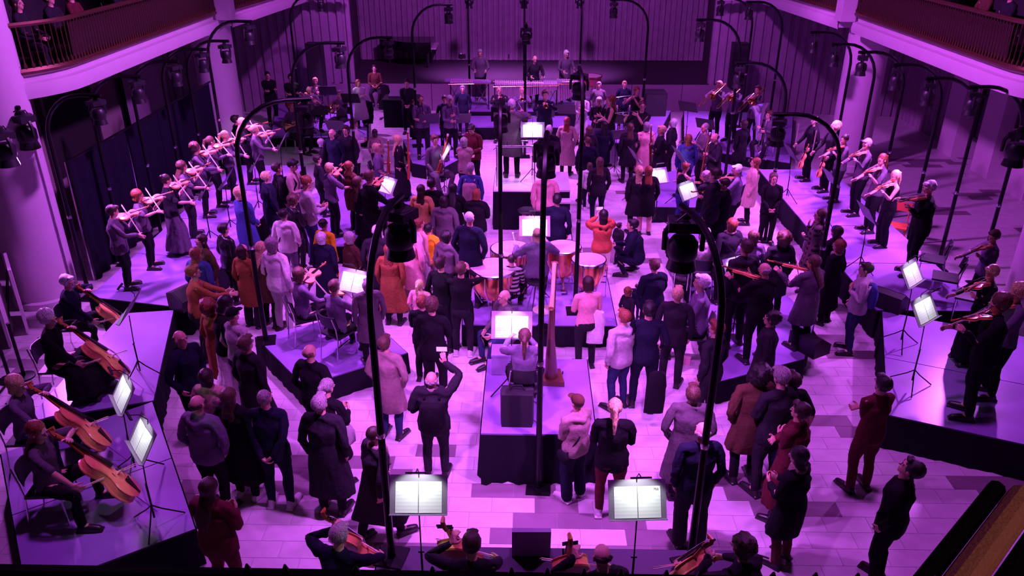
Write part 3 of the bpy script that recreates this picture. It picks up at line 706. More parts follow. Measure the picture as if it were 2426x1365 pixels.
def skeleton(ps, lean_extra=0, hy=0, hp=0):
    g = lambda k, d=None: np.array(ps[k], float) if k in ps else (np.array(d, float) if d is not None else None)
    J, Rm = {}, {}
    lean = R(ps.get('lean', 0) + lean_extra); seat = ps.get('seat')
    dz = 0 if seat is None else (seat + .085 - .93)
    J['pel'] = REST['pel'] + [0, 0, dz - (.008)]
    L = lambda a, b: REST[b] - REST[a]
    Rm['pelvis'] = rotx(-lean * .3); J['sp'] = J['pel'] + Rm['pelvis'] @ L('pel', 'sp')
    Rm['spine'] = rotx(-lean * .7); J['ch'] = J['sp'] + Rm['spine'] @ L('sp', 'ch')
    Rm['chest'] = rotx(-lean); J['nk'] = J['ch'] + Rm['chest'] @ L('ch', 'nk')
    hy_, hp_ = R(ps.get('hy', 0) + hy), R(ps.get('hp', 0) + hp)
    Rm['neck'] = rotz(-hy_ * .4) @ rotx(-hp_ * .4 - lean * .5); J['hd'] = J['nk'] + Rm['neck'] @ L('nk', 'hd')
    Rm['head'] = rotz(-hy_) @ rotx(-hp_); J['tp'] = J['hd'] + Rm['head'] @ L('hd', 'tp')
    for s, k in ((-1, 'L'), (1, 'R')):
        J['sh' + k] = J['ch'] + Rm['chest'] @ L('ch', 'sh' + k)
        t = g(k); pole = g('p' + k, (s * .6, -.6, -.5))
        l1 = np.linalg.norm(L('sh' + k, 'el' + k)); l2 = np.linalg.norm(L('el' + k, 'wr' + k))
        J['el' + k], J['wr' + k] = ik(J['sh' + k], t, l1, l2, pole)
        Rm['ua' + k] = minrot(Rm['chest'] @ L('sh' + k, 'el' + k), J['el' + k] - J['sh' + k]) @ Rm['chest']
        Rm['fa' + k] = minrot(Rm['ua' + k] @ L('el' + k, 'wr' + k), J['wr' + k] - J['el' + k]) @ Rm['ua' + k]
        hd = g('d' + k)
        if hd is None: hd = J['wr' + k] - J['el' + k] + np.array([0, .02, -.03])
        Rm['ha' + k] = minrot(Rm['fa' + k] @ L('wr' + k, 'ti' + k), hd) @ Rm['fa' + k]
        J['ti' + k] = J['wr' + k] + Rm['ha' + k] @ L('wr' + k, 'ti' + k)
        J['hp' + k] = J['pel'] + Rm['pelvis'] @ L('pel', 'hp' + k)
        ft = g('f' + k, (s * .12, 0 if seat is None else .42, .09))
        pl = np.array([s * (.15 if seat is None else .35), 1, .2 if seat is None else .6])
        l1 = np.linalg.norm(L('hp' + k, 'kn' + k)); l2 = np.linalg.norm(L('kn' + k, 'an' + k))
        J['kn' + k], J['an' + k] = ik(J['hp' + k], ft, l1, l2, pl)
        Rm['th' + k] = minrot(L('hp' + k, 'kn' + k), J['kn' + k] - J['hp' + k])
        Rm['sn' + k] = minrot(Rm['th' + k] @ L('kn' + k, 'an' + k), J['an' + k] - J['kn' + k]) @ Rm['th' + k]
        Rm['ft' + k] = rotz(-s * .16 if seat is None else 0)
        J['to' + k] = J['an' + k] + Rm['ft' + k] @ L('an' + k, 'to' + k)
    return J, Rm
def skin(t, J, Rm, s):
    V, W = t['V'], t['W']; out = np.zeros_like(V)
    for i, (n, p, a, b, r) in enumerate(BONES):
        w_ = W[:, i]; m = w_ > 0
        if not m.any(): continue
        out[m] += w_[m, None] * ((V[m] - REST[a]) @ Rm[n].T + J[a])
    return out * s
def dress_part(name, tname, J, Rm, s, mt, parent):
    t = template(tname); me = t['me'].copy(); me.name = name
    me.vertices.foreach_set('co', skin(t, J, Rm, s).ravel()); me.update()
    if mt is not None: me.materials[0] = mt
    return put(me, name, parent)
SKIN = [mat('skin', (.62, .34, .27), .5), mat('skin', (.5, .26, .2), .5), mat('skin', (.22, .11, .08), .5)]
CL = dict(blk=(.010, .008, .012), dk=(.022, .018, .026), navy=(.012, .012, .030), blue=(.05, .06, .24), jean=(.03, .035, .10), grey=(.13, .10, .12), lg=(.45, .40, .42), wht=(.78, .74, .72),
          pur=(.11, .08, .12), brn=(.10, .045, .03), rust=(.30, .095, .04), org=(1., .5, .02), pink=(.85, .42, .42), mau=(.34, .22, .22), mar=(.11, .018, .028), tan=(.6, .36, .13),
          bge=(.55, .38, .32), red=(.5, .11, .06), cream=(.8, .75, .5), dgrn=(.10, .22, .08), vio=(.15, .11, .19))
HC = dict(w=(.9, .84, .84), g=(.34, .29, .31), b=(.035, .016, .012), k=(.01, .007, .008), y=(.75, .5, .26), a=(.24, .07, .03), l=(.11, .055, .035))
def hairmat(c):
    key = ('hair', c)
    if key in _M: return _M[key]
    m = mat('hair_' + c, HC[c], .45); nt = m.node_tree; b = nt.nodes['Principled BSDF']
    tc = nt.nodes.new('ShaderNodeTexCoord'); mp = nt.nodes.new('ShaderNodeMapping'); mp.inputs['Scale'].default_value = (1, 1, .22)
    n = nt.nodes.new('ShaderNodeTexNoise'); n.inputs['Scale'].default_value = 130; n.inputs['Detail'].default_value = 3
    nt.links.new(tc.outputs['Object'], mp.inputs[0]); nt.links.new(mp.outputs[0], n.inputs['Vector'])
    mx = nt.nodes.new('ShaderNodeMix'); mx.data_type = 'RGBA'; col = HC[c]
    mx.inputs[6].default_value = (*[k * .35 for k in col], 1); mx.inputs[7].default_value = (*[min(1, k * 1.5) for k in col], 1)
    cr = nt.nodes.new('ShaderNodeValToRGB'); cr.color_ramp.elements[0].position = .38; cr.color_ramp.elements[1].position = .62
    nt.links.new(n.outputs['Fac'], cr.inputs[0]); nt.links.new(cr.outputs[0], mx.inputs[0]); nt.links.new(mx.outputs[2], b.inputs['Base Color'])
    bp = nt.nodes.new('ShaderNodeBump'); bp.inputs['Strength'].default_value = .9; bp.inputs['Distance'].default_value = .006
    nt.links.new(n.outputs['Fac'], bp.inputs['Height']); nt.links.new(bp.outputs[0], b.inputs['Normal'])
    _M[key] = m; return m
FAB = {}
def fabric(code):
    if code in FAB: return FAB[code]
    if '/' in code:
        a, b, k = code.split('/')
        m = mat('patterned_cloth', CL[a], .85, stripes=('Z' if k != 'x' else 'Z', 4.2 if k != 'p' else 3.0, CL[b], k == 'p'))
    elif code.endswith('!'): m = mat('leather', CL[code[:-1]], .3, noise=.2, scale=20, bump=.3)
    else: m = mat('cloth_' + code, CL[code], .88, noise=.28, scale=22, bump=.8)
    FAB[code] = m; return m
PEOPLE = []
def P(label, hx, hy, z, yaw, pose, sex, hair, top, bot, foot=None, h=None, acc='', group=None, hyaw=0, hpit=0, skin=0, lean=0, cat='person'):
    """one person: placed by the top of the head (and the feet where the photo shows them) on the platform at height z"""
    ps = POSES[pose]; J, Rm = skeleton(ps, lean, hyaw, hpit)
    top_h = J['tp'][2] + .012
    h0 = h
    if h is None: h = 1.66 if sex == 'f' else 1.77
    s = h / 1.76
    yr = R(yaw); off = lambda j, s: Vector((j[0] * math.cos(yr) + j[1] * math.sin(yr), -j[0] * math.sin(yr) + j[1] * math.cos(yr), 0)) * s
    fl = 'fixed' not in acc
    if pose != 'dangle' and z != .52 and fl:
        z = settle(z, (lambda c: at(*foot, c)) if foot else (lambda c: at(hx, hy, c + top_h * s) - off(J['tp'], s)))
    if foot:
        s0 = s; p = at(*foot, z); q = p + off(J['tp'], s)
        s = (zup(hx, hy, q) - z) / top_h; 
        if h0 is None and s < .91: foot = None; s = h / 1.76
        else: s = max(.55, min(1.12, s))
    if not foot:
        p = at(hx, hy, z + top_h * s) - off(J['tp'], s); p.z = z
    if z < 2 and pose != 'dangle' and h0 != .72:
        if abs(ground_z(p) - z) > .01 and foot:
            s = h / 1.76; pl = lambda c: at(hx, hy, c + top_h * s) - off(J['tp'], s); z = settle(z, pl); p = pl(z); p.z = z
        if abs(ground_z(p) - z) > .01:
            g_ = ground_z(p); s1 = (zup(hx, hy, p + off(J['tp'], s)) - g_) / top_h; p.z = z = g_
            s = max(.86, min(1.14, s1)) if h0 is None or h0 > 1.5 else s1
    Mx = TM(p, yaw); root = empty('person', Mx); tag(root, label, cat, group)
    lod = 'h' if hy > 520 else 'l'
    b = dress_part('body', f'body:{sex}:{lod}', J, Rm, s, SKIN[skin], root)
    dress_part('eyes', 'eyes', J, Rm, s, None, b)
    hk, hc = hair[:-1], hair[-1]
    if hk in ('beanie', 'cap'):
        dress_part('hair', 'hair:' + ('bob' if sex == 'f' else 'buzz'), J, Rm, s, hairmat('b'), b)
        dress_part('hat', 'hair:' + hk, J, Rm, s, fabric(dict(p='pink', u='blue', k='blk', n='brn', l='lg')[hc]), root)
    elif hk: dress_part('hair', 'hair:' + hk, J, Rm, s, hairmat(hc), b)
    tk, tc = top.split('-'); nm = dict(shirt='shirt', tee='t_shirt', vest='sleeveless_top', jacket='jacket', puffer='puffer_jacket', hoodie='hooded_top', coat='coat', longcoat='long_coat', fur='fur_trimmed_coat', dress='dress')[tk]
    dress_part(nm, tk, J, Rm, s, fabric(tc), root)
    if bot:
        bk, bc = bot.split('-'); dress_part(dict(skirt='skirt', longskirt='long_skirt', shorts='shorts').get(bk, 'trousers'), bk, J, Rm, s, fabric(bc), root)
    shm = mat('shoe_leather', (.02, .015, .02), .35) if 'W' not in acc else mat('white_sneaker', (.6, .55, .6), .5)
    for k in 'LR': dress_part('shoe', 'shoe:' + k, J, Rm, s, shm, root)
    for a, n, c in (('S', 'scarf', 'mau'), ('C', 'collar', 'wht')):
        if a in acc: dress_part(n, n, J, Rm, s, fabric(c), root)
    for a, n, c, nm, cn in (('B', 'backpack', 'blk', 'backpack', 'black'), ('U', 'backpack', 'blue', 'backpack', 'bright blue'), ('T', 'tote', 'lg', 'tote_bag', 'pale cloth'), ('X', 'strap', 'blk', 'shoulder_bag', 'black')):
        if a in acc:
            if 'P' in acc: c, cn = 'mau', 'pink'
            bg = dress_part(nm, n, J, Rm, s, fabric(c), None); bg.matrix_world = Mx
            tag(bg, ' '.join((cn + ' ' + nm.replace('_', ' ') + ' worn by the ' + label).split()[:16]), 'bag')
    if 'G' in acc: dress_part('glasses', 'glasses', J, Rm, s, None, b)
    Q = dict(root=root, M=Mx, s=s, J=J, pose=ps, z=z, label=label, p=p, yaw=yaw)
    PEOPLE.append(Q); Q['h'] = s * 1.76; Q['px'] = (hx, hy)
    ins = ps.get('ins')
    if ins: INSTR[ins](Q)
    if 'seat' in ps and 'N' not in acc and pose not in ('crouch', 'dangle', 'sitlow'): chair_for(Q)
    if pose in ('phone', 'phone1') and 'F' in acc: phone_for(Q)
    return Q
# ================================================================== INSTRUMENTS AND FURNITURE
def frame(o, y=None, z=None, s=1.):
    """matrix with origin o, +Y along y, +Z near z"""
    y = Vector(y).normalized(); z = Vector(z); x = y.cross(z).normalized(); z = x.cross(y)
    M = Matrix((x, y, z)).transposed().to_4x4(); M.translation = Vector(o); return M @ Matrix.Scale(s, 4) if s != 1 else M
VO = [(0, .03), (.01, .06), (.03, .085), (.07, .103), (.11, .1), (.145, .078), (.17, .06), (.2, .055), (.23, .062), (.26, .078), (.29, .084), (.32, .076), (.342, .05), (.355, .015)]
def fiddle(name, k, th, wood, endpin=0.):
    """violin family: origin at the bottom of the body, +Y to the scroll, +Z out of the belly"""
    root = empty(name)
    left = [(-w * k, y * k) for y, w in VO]; poly = left + [(-x, y) for x, y in left[::-1]]
    m = MB(); n = len(poly); T = th
    rings = [(1., 0.), (1.03, .12), (1., .25), (.985, .25), (.985, .8), (1., .8), (1.03, .9), (.97, 1.0), (.6, 1.14), (.2, 1.2)]
    c = Vector((0, .17 * k)); vs = []
    for sc, tz in rings: vs += [(c.x + (x - c.x) * sc, c.y + (y - c.y) * sc, T * tz) for x, y in poly]
    fs = [(i * n + j, i * n + (j + 1) % n, (i + 1) * n + (j + 1) % n, (i + 1) * n + j) for i in range(len(rings) - 1) for j in range(n)]
    fs = [f[::-1] for f in fs]; fs += [tuple(range(n)), tuple(range((len(rings) - 1) * n, len(rings) * n))[::-1]]
    m.add(vs, fs); m.build('body', wood, root)
    m = MB(); m.tube([(0, .34 * k, T * .85), (0, .47 * k, T * .9), (0, .5 * k, T * .8)], [.013 * k, .012 * k, .014 * k], 6)
    m.tube([(0, .49 * k, T * .8), (0, .555 * k, T * .65), (0, .585 * k, T * .8), (0, .578 * k, T * 1.15), (0, .56 * k, T * 1.0)], [.013 * k, .012 * k, .011 * k, .009 * k, .006 * k], 6)
    m.build('neck', WOODD, root)
    m = MB()
    for i in range(4): s_ = 1 if i % 2 else -1; m.tube([(s_ * .008 * k, (.515 + .012 * i) * k, T * .75), (s_ * .035 * k, (.515 + .012 * i) * k, T * .75)], .005 * k, 5)
    m.build('pegs', EBONY, root)
    m = MB(); m.add([(-.02 * k, .21 * k, T * 1.55), (.02 * k, .21 * k, T * 1.55), (.012 * k, .485 * k, T * 1.12), (-.012 * k, .485 * k, T * 1.12), (-.018 * k, .21 * k, T * 1.38), (.018 * k, .21 * k, T * 1.38), (.012 * k, .485 * k, T * .98), (-.012 * k, .485 * k, T * .98)],
                    [(0, 1, 2, 3), (5, 4, 7, 6), (4, 5, 1, 0), (1, 5, 6, 2), (2, 6, 7, 3), (4, 0, 3, 7)]); m.build('fingerboard', EBONY, root, smooth=False)
    m = MB(); m.add([(-.01 * k, .0, T * 1.05), (.01 * k, 0, T * 1.05), (.021 * k, .11 * k, T * 1.45), (-.021 * k, .11 * k, T * 1.45), (-.01 * k, .0, T * .9), (.01 * k, 0, T * .9), (.021 * k, .11 * k, T * 1.3), (-.021 * k, .11 * k, T * 1.3)],
                    [(0, 1, 2, 3), (5, 4, 7, 6), (4, 5, 1, 0), (1, 5, 6, 2), (2, 6, 7, 3), (4, 0, 3, 7)]); m.build('tailpiece', EBONY, root, smooth=False)
    m = MB(); m.prism([(-.021 * k, 0), (.021 * k, 0), (.016 * k, .9 * T), (.0, 1.0 * T), (-.016 * k, .9 * T)], -.0015 * k, .0015 * k)
    m.xf(Matrix.Translation((0, .16 * k, T * 1.1)) @ Matrix.Rotation(R(90), 4, 'X') @ Matrix.Scale(.62, 4, (0, 1, 0))); m.build('bridge', mat('maple', (.85, .62, .4), .4), root, smooth=False)
    m = MB()
    for x in (-.009, -.003, .003, .009): m.tube([(x * k * 1.6, .1 * k, T * 1.46), (x * k * 1.6, .16 * k, T * 1.75), (x * k, .5 * k, T * 1.1)], .0011 * k, 3)
    m.build('strings', SILVER, root)
    m = MB()
    for s_ in (-1, 1):
        m.tube([(s_ * .035 * k, .13 * k, T * 1.13), (s_ * .045 * k, .145 * k, T * 1.09), (s_ * .038 * k, .165 * k, T * 1.13), (s_ * .033 * k, .185 * k, T * 1.13)], .0035 * k, 4)
    m.build('f_holes', EBONY, root)
    if endpin: m = MB(); m.tube([(0, 0, T * .5), (0, -endpin, T * .5)], [.006, .004], 5); m.build('endpin', CHROME, root)
    return root
def bow_maker(L=.74):
    def f():
        root = empty('bow')
        m = MB(); m.tube([(0, 0, .012), (0, L * .5, .006), (0, L - .02, .016), (0, L, .004)], [.0065, .006, .0055, .004], 5); m.build('stick', BOWM, root)
        m = MB(); m.box((0, L * .5, -.008), (.013, L * .96, .002)); m.build('hair_ribbon', mat('bow_hair', (.8, .75, .72), .5), root)
        m = MB(); m.box((0, .03, 0), (.012, .045, .022)); m.build('frog', EBONY, root)
        return root
    return f
def ilabel(what, Q): return ' '.join((what + ' ' + Q['label']).split()[:16])
def loc(Q, v): return Q['M'] @ Vector([float(c) for c in v])
def vec(Q, v): return Q['M'].to_3x3() @ Vector(v)
def hand(Q, k, f=.45): return (Q['J']['wr' + k] * (1 - f) + Q['J']['ti' + k] * f) * Q['s']
def bow_to(Q, frog, cross, L=.74, key='bow'):
    a = Vector([float(c) for c in frog]); d = (Vector([float(c) for c in cross]) - a).normalized()
    z = Vector((0, 0, 1)) if abs(d.z) < .8 else Vector((0, 1, 0))
    M = frame(loc(Q, a - d * .03), vec(Q, d), vec(Q, z))
    use(key, bow_maker(L), M, ilabel('bow in the right hand of the', Q), 'bow', 'bows of the string players')
def i_violin(Q):
    s = Q['s']; dz = (Q['J']['nk'][2] - REST['nk'][2])
    o = np.array([-.045, .085, 1.462 + dz]) * s; yd = np.array([-.66, .72, .05]); yd /= np.linalg.norm(yd); zd = np.array([.3, .1, .95])
    k = 1.12 if 'viola' in Q['label'] or 'violist' in Q['label'] else 1.0
    M = frame(loc(Q, o), vec(Q, yd), vec(Q, zd))
    use('violin%.2f' % k, lambda: fiddle('viola' if k > 1 else 'violin', k * 1.08, .036, WOOD), M, ilabel('viola played by the' if k > 1 else 'violin played by the', Q), 'viola' if k > 1 else 'violin', 'violins and violas in play')
    c = o + yd * .18 + np.array([.02, .0, .065])
    bow_to(Q, hand(Q, 'R', .5), c)
def i_viorest(Q):
    p = hand(Q, 'L', .5)
    M = frame(loc(Q, p - np.array([0, -.12, .45])), vec(Q, (0, -.25, 1)), vec(Q, (0, 1, .2)))
    use('violin1.00', lambda: fiddle('violin', 1.08, .036, WOOD), M, ilabel('lowered violin of the', Q), 'violin', 'violins and violas in play')
    r = hand(Q, 'R', .5); bow_to(Q, r, r + np.array([-.25, .1, .6]))
def i_cello(Q, front=False):
    s = Q['s']; a = np.array([.02, 1.12, .0]); b = np.array([-.14, .05, 1.13])
    if front: a = np.array([-.10, .84, .0]); b = np.array([-.27, .16, 1.34])
    b[2] *= s; d = b - a; d /= np.linalg.norm(d)
    z = np.array([0, 1, .35]) if front else np.array([-.28, .75, .45]); z = z - d * (z @ d); z /= np.linalg.norm(z)
    o = a + d * .30 - z * .06
    M = frame(loc(Q, o), vec(Q, d), vec(Q, z))
    use('cello', lambda: fiddle('cello', 2.1, .125, WOOD, .33), M, ilabel('cello between the knees of the', Q), 'cello', 'cellos in play')
    zz = z / np.linalg.norm(z); c = o + d * .34 + zz * .17
    bow_to(Q, hand(Q, 'R', .5), c, .71, 'cellobow')
def rigid(name, cat, parts):
    """an instrument modelled in the player's own space"""
    def f(Q, dz=0.):
        def mk():
            root = empty(name)
            for pn, fn, mt in parts:
                m = MB(); fn(m); m.build(pn, mt, root)
            return root
        M = Q['M'] @ Matrix.Scale(Q['s'], 4) @ Matrix.Translation((0, 0, dz + (Q['J']['hd'][2] - REST['hd'][2])))
        return use(name + cat, mk, M, ilabel(cat + ' played by the', Q), cat)
    return f
def keys(m, a, b, n, off, r=.006):
    a, b = Vector(a), Vector(b)
    for i in range(n): p = a.lerp(b, (i + .5) / n) + Vector(off); m.lathe([(0, -.004), (r, -.002), (r, .003), (0, .004)], 6, p)
_cl = rigid('clarinet', 'clarinet', [('tube', lambda m: m.tube([(0, .125, 1.575), (0, .15, 1.53), (0, .40, 1.06)], [.005, .014, .015], 8), EBONY),
    ('bell', lambda m: m.tube([(0, .39, 1.08), (0, .43, 1.005), (0, .455, .96)], [.016, .022, .042], 10), EBONY), ('keywork', lambda m: keys(m, (0, .17, 1.50), (0, .38, 1.1), 11, (0, .014, .008)), SILVER)])
_ba = rigid('bassoon', 'bassoon', [('long_joint', lambda m: (m.tube([(.22, .20, .62), (-.10, .26, 1.50), (-.19, .27, 1.80)], [.028, .022, .018], 8), m.tube([(.17, .22, .62), (-.06, .28, 1.30)], [.026, .018], 8)), mat('bassoon_maple', (.33, .05, .03), .25)),
    ('bell_ring', lambda m: m.tube([(-.185, .27, 1.78), (-.195, .27, 1.83)], [.024, .026], 8), mat('ivory', (.85, .75, .7), .4)), ('crook', lambda m: m.tube([(-.06, .28, 1.30), (-.08, .27, 1.42), (-.04, .2, 1.52), (0, .12, 1.575)], .006, 5), SILVER),
    ('keywork', lambda m: (keys(m, (.18, .17, .7), (-.06, .235, 1.35), 14, (0, -.005, 0), .009), m.tube([(.2, .165, .65), (-.08, .225, 1.42)], .004, 4)), SILVER)])
_fl = rigid('flute', 'flute', [('tube', lambda m: m.tube([(-.04, .115, 1.572), (.62, .22, 1.48)], .011, 8), SILVER), ('keywork', lambda m: keys(m, (.12, .125, 1.55), (.58, .2, 1.485), 12, (0, .0, .014)), SILVER)])
_tp = rigid('trumpet', 'trumpet', [('bell', lambda m: m.tube([(0, .25, 1.54), (0, .50, 1.51), (0, .57, 1.5), (0, .61, 1.497), (0, .625, 1.495)], [.007, .011, .02, .04, .06], 12, False), BRASS),
    ('tubing', lambda m: (m.tube([(0, .125, 1.572), (0, .2, 1.56), (0, .50, 1.46), (0, .52, 1.44), (0, .50, 1.42), (0, .22, 1.47), (0, .2, 1.5), (0, .25, 1.54)], .007, 6),), BRASS),
    ('valves', lambda m: [m.tube([(0, .32 + i * .028, 1.40), (0, .32 + i * .028, 1.53), (0, .32 + i * .028, 1.555)], [.012, .012, .006], 8) for i in range(3)], SILVER)])
_tb = rigid('trombone', 'trombone', [('slide', lambda m: m.tube([(.03, .125, 1.565), (.03, .95, 1.20), (.0, .98, 1.18), (-.05, .95, 1.19), (-.06, .3, 1.48)], .011, 6), BRASS),
    ('bell_section', lambda m: m.tube([(-.06, .3, 1.48), (-.08, -.15, 1.67), (-.11, -.2, 1.69), (-.15, -.14, 1.68), (-.15, .25, 1.52), (-.15, .42, 1.45), (-.15, .5, 1.42), (-.15, .54, 1.4)], [.010, .011, .012, .014, .022, .035, .07, .12], 14, False), BRASS),
    ('brace', lambda m: (m.tube([(.03, .22, 1.52), (-.15, .22, 1.53)], .005, 5), m.tube([(.03, .5, 1.4), (-.05, .5, 1.4)], .005, 5)), BRASS)])
def ring(c, r, tr, n=16, ax='x', k=1.):
    pts = [(c[0], c[1] + r * math.cos(a), c[2] + k * r * math.sin(a)) if ax == 'x' else (c[0] + r * math.cos(a), c[1], c[2] + k * r * math.sin(a)) for a in np.linspace(0, 2 * math.pi, n)]
    return pts
_ho = rigid('french_horn', 'horn', [('coil', lambda m: (m.tube(ring((.02, .30, 1.36), .15, .01, ax='y'), .010, 6), m.tube(ring((.02, .32, 1.36), .11, .01, ax='y'), .008, 6), m.tube([(0, .13, 1.57), (-.04, .25, 1.5), (-.08, .3, 1.45)], .006, 5)), BRASS),
    ('bell', lambda m: m.tube([(.12, .3, 1.25), (.22, .22, 1.2), (.28, .14, 1.19), (.33, .06, 1.18)], [.02, .035, .07, .15], 14, False), BRASS), ('valves', lambda m: [m.lathe([(.016, -.02), (.016, .02)], 8, (-.02 + .04 * i, .3, 1.38)) for i in range(3)], SILVER)])
_tu = rigid('tuba', 'tuba', [('bell', lambda m: m.tube([(.12, .25, 1.0), (.14, .24, 1.35), (.17, .22, 1.62), (.2, .2, 1.8), (.22, .19, 1.88), (.23, .185, 1.9)], [.06, .08, .115, .175, .25, .285], 24, False), SILVER),
    ('tubing', lambda m: (m.tube([(.12, .25, 1.05), (.1, .25, .75), (0, .28, .62), (-.12, .3, .75), (-.13, .3, 1.2), (-.06, .28, 1.36), (.04, .28, 1.3), (.04, .3, .85), (-.03, .3, .78), (-.06, .26, 1.2), (-.03, .16, 1.5), (0, .125, 1.57)], [.05, .048, .045, .042, .038, .034, .03, .026, .022, .018, .012, .007], 8),), SILVER),
    ('valves', lambda m: [m.tube([(-.02 + i * .04, .37, 1.0), (-.02 + i * .04, .37, 1.2)], .016, 8) for i in range(4)], SILVER)])
def i_mallets(Q):
    for k in 'LR':
        p = hand(Q, k, .5); d = Vector((0.0, 1, .25 if k == 'L' else .1))
        def mk():
            r = empty('mallet'); m = MB(); m.tube([(0, -.1, 0), (0, .3, 0)], .006, 5); m.build('handle', mat('pale_wood', (.8, .65, .5), .5), r)
            m = MB(); m.lathe([(0, -.02), (.018, -.01), (.018, .01), (0, .02)], 8, (0, .31, 0)); m.build('felt_head', mat('felt', (.8, .75, .75), .9), r); return r
        use('mallet', mk, frame(loc(Q, p), vec(Q, d), vec(Q, (0, 0, 1))), ilabel(('left' if k == 'L' else 'right') + ' mallet of the', Q), 'mallet')
def i_baton(Q):
    def mk():
        r = empty('baton'); m = MB(); m.tube([(0, -.03, 0), (0, .33, 0)], [.004, .002], 5); m.build('stick', mat('white_stick', (.85, .8, .8), .5), r)
        m = MB(); m.lathe([(0, -.02), (.012, 0), (0, .02)], 8, (0, -.03, 0)); m.build('grip', mat('pale_wood', (.8, .65, .5), .5), r); return r
    use('baton', mk, frame(loc(Q, hand(Q, 'R', .6)), vec(Q, (-.3, 1, .3)), vec(Q, (0, 0, 1))), 'white baton in the right hand of the conductor', 'baton')
def i_harp(Q):
    r = empty('harp', Q['M'] @ Matrix.Translation((.34, .30, 0)) @ Matrix.Rotation(R(-4), 4, 'Z'))
    tag(r, 'tall concert harp leaning on the harpist\'s shoulder on the central riser', 'harp')
    m = MB(); m.tube([(0, .62, .06), (0, .66, .9), (0, .68, 1.66), (0, .67, 1.80)], [.035, .028, .03, .05], 10); m.build('column', mat('harp_maple', (.13, .05, .035), .3), r)
    m = MB(); m.tube([(0, .5, .08), (0, .18, .85), (0, .02, 1.42)], [.10, .055, .03], 12); m.xf(Matrix.Identity(4)); m.build('sound_box', mat('harp_maple', (.13, .05, .035), .3), r)
    m = MB(); m.tube([(0, .02, 1.42), (0, .16, 1.44), (0, .34, 1.5), (0, .5, 1.68), (0, .62, 1.8), (0, .68, 1.76)], [.04, .036, .03, .03, .035, .04], 8); m.build('neck', mat('harp_gilt', (.7, .45, .25), .3, .6), r)
    m = MB()
    for i in range(30):
        t = i / 29; m.tube([(0, .5 - .42 * t, .2 + 1.14 * t), (0, .64 - .5 * t, 1.74 - .32 * t + (.0 if t > .5 else -.05 * t))], .0022, 3)
    m.build('strings', mat('gut_string', (.8, .6, .6), .5), r)
    m = MB(); m.prism([(-.2, .35), (.2, .35), (.12, .72), (-.12, .72)], 0, .08); m.build('base', mat('harp_maple', (.13, .05, .035), .3), r, smooth=False)
    m = MB()
    for i in range(7): m.box((-.16 + .053 * i, .74 - abs(i - 3) * .02, .03), (.02, .08, .012))
    m.build('pedals', SILVER, r)
INSTR = dict(violin=i_violin, viorest=i_viorest, cello=i_cello, cello2=lambda Q: i_cello(Q, True), clarinet=_cl, bassoon=_ba, bassoonsit=_ba, flute=_fl, trumpet=_tp, trombone=_tb, horn=_ho, tuba=_tu, mallets=i_mallets, baton=i_baton, harp=i_harp)

def chair_maker():
    r = empty('orchestra_chair')
    m = MB(); m.box((0, .02, .435), (.42, .42, .035)); m.build('seat', BLKPL, r, smooth=False)
    m = MB(); vs = []; n = 7
    for z, y in ((.60, -.20), (.70, -.225), (.82, -.25)):
        for j in range(n): x = -.2 + .4 * j / (n - 1); vs.append((x * (1 if z < .8 else .9), y + .05 * (x / .2) ** 2, z))
    vs += [(x, y - .015, z) for x, y, z in vs]; k = 3 * n
    fs = [(i * n + j, i * n + j + 1, (i + 1) * n + j + 1, (i + 1) * n + j) for i in range(2) for j in range(n - 1)]
    fs += [tuple(a + k for a in f[::-1]) for f in fs]; fs += [(j, k + j, k + j + 1, j + 1) for j in range(n - 1)] + [(2 * n + j + 1, k + 2 * n + j + 1, k + 2 * n + j, 2 * n + j) for j in range(n - 1)]
    m.add(vs, fs); m.build('backrest', BLKPL, r)
    for x in (-.19, .19):
        m = MB(); m.tube([(x, .2, 0), (x, .19, .42)], .011, 6); m.build('leg', CHROME if x > 0 else CHROME, r)
        m = MB(); m.tube([(x, -.25, 0), (x, -.19, .42), (x, -.21, .62), (x * .9, -.26, .82)], .011, 6); m.build('leg', CHROME, r)
    return r
def chair(M, label, group='black orchestra chairs'): return use('chair', chair_maker, M, label, 'chair', group)
def chair_for(Q):
    if Q['pose']['seat'] > .6:
        def mk():
            r = empty('stool'); m = MB(); m.lathe([(0, .60), (.18, .6), (.19, .63), (.18, .66), (0, .67)], 16); m.build('seat', BLKPL, r)
            for a in (0, 120, 240):
                m = MB(); m.tube([(0.04 * math.cos(R(a)), .04 * math.sin(R(a)), .6), (.25 * math.cos(R(a)), .25 * math.sin(R(a)), 0)], .012, 6); m.build('leg', CHROME, r)
            return r
        use('stool', mk, Q['M'], 'round black drum stool under the timpanist', 'stool'); return
    chair(Q['M'] @ Matrix.Translation((0, -.01, .03 * (Q['s'] - 1))), ilabel('black chair of the', Q))
def phone_for(Q):
    def mk():
        r = empty('mobile_phone'); m = MB(); m.box((0, 0, 0), (.15, .009, .075)); m.build('case', BLKPL, r, smooth=False)
        m = MB(); m.box((0, -.006, 0), (.138, .002, .066)); m.build('screen', mat('lit_screen', (.55, .3, .6), .3, emit=1.2, ), r, smooth=False); return r
    a = (hand(Q, 'L', .8) + hand(Q, 'R', .8)) / 2 if Q['pose'] is POSES['phone'] else hand(Q, 'R', .9)
    use('phone', mk, Q['M'] @ Matrix.Translation([float(v) for v in a + np.array([0, .03, .03])]), ilabel('phone held up by the', Q), 'phone')

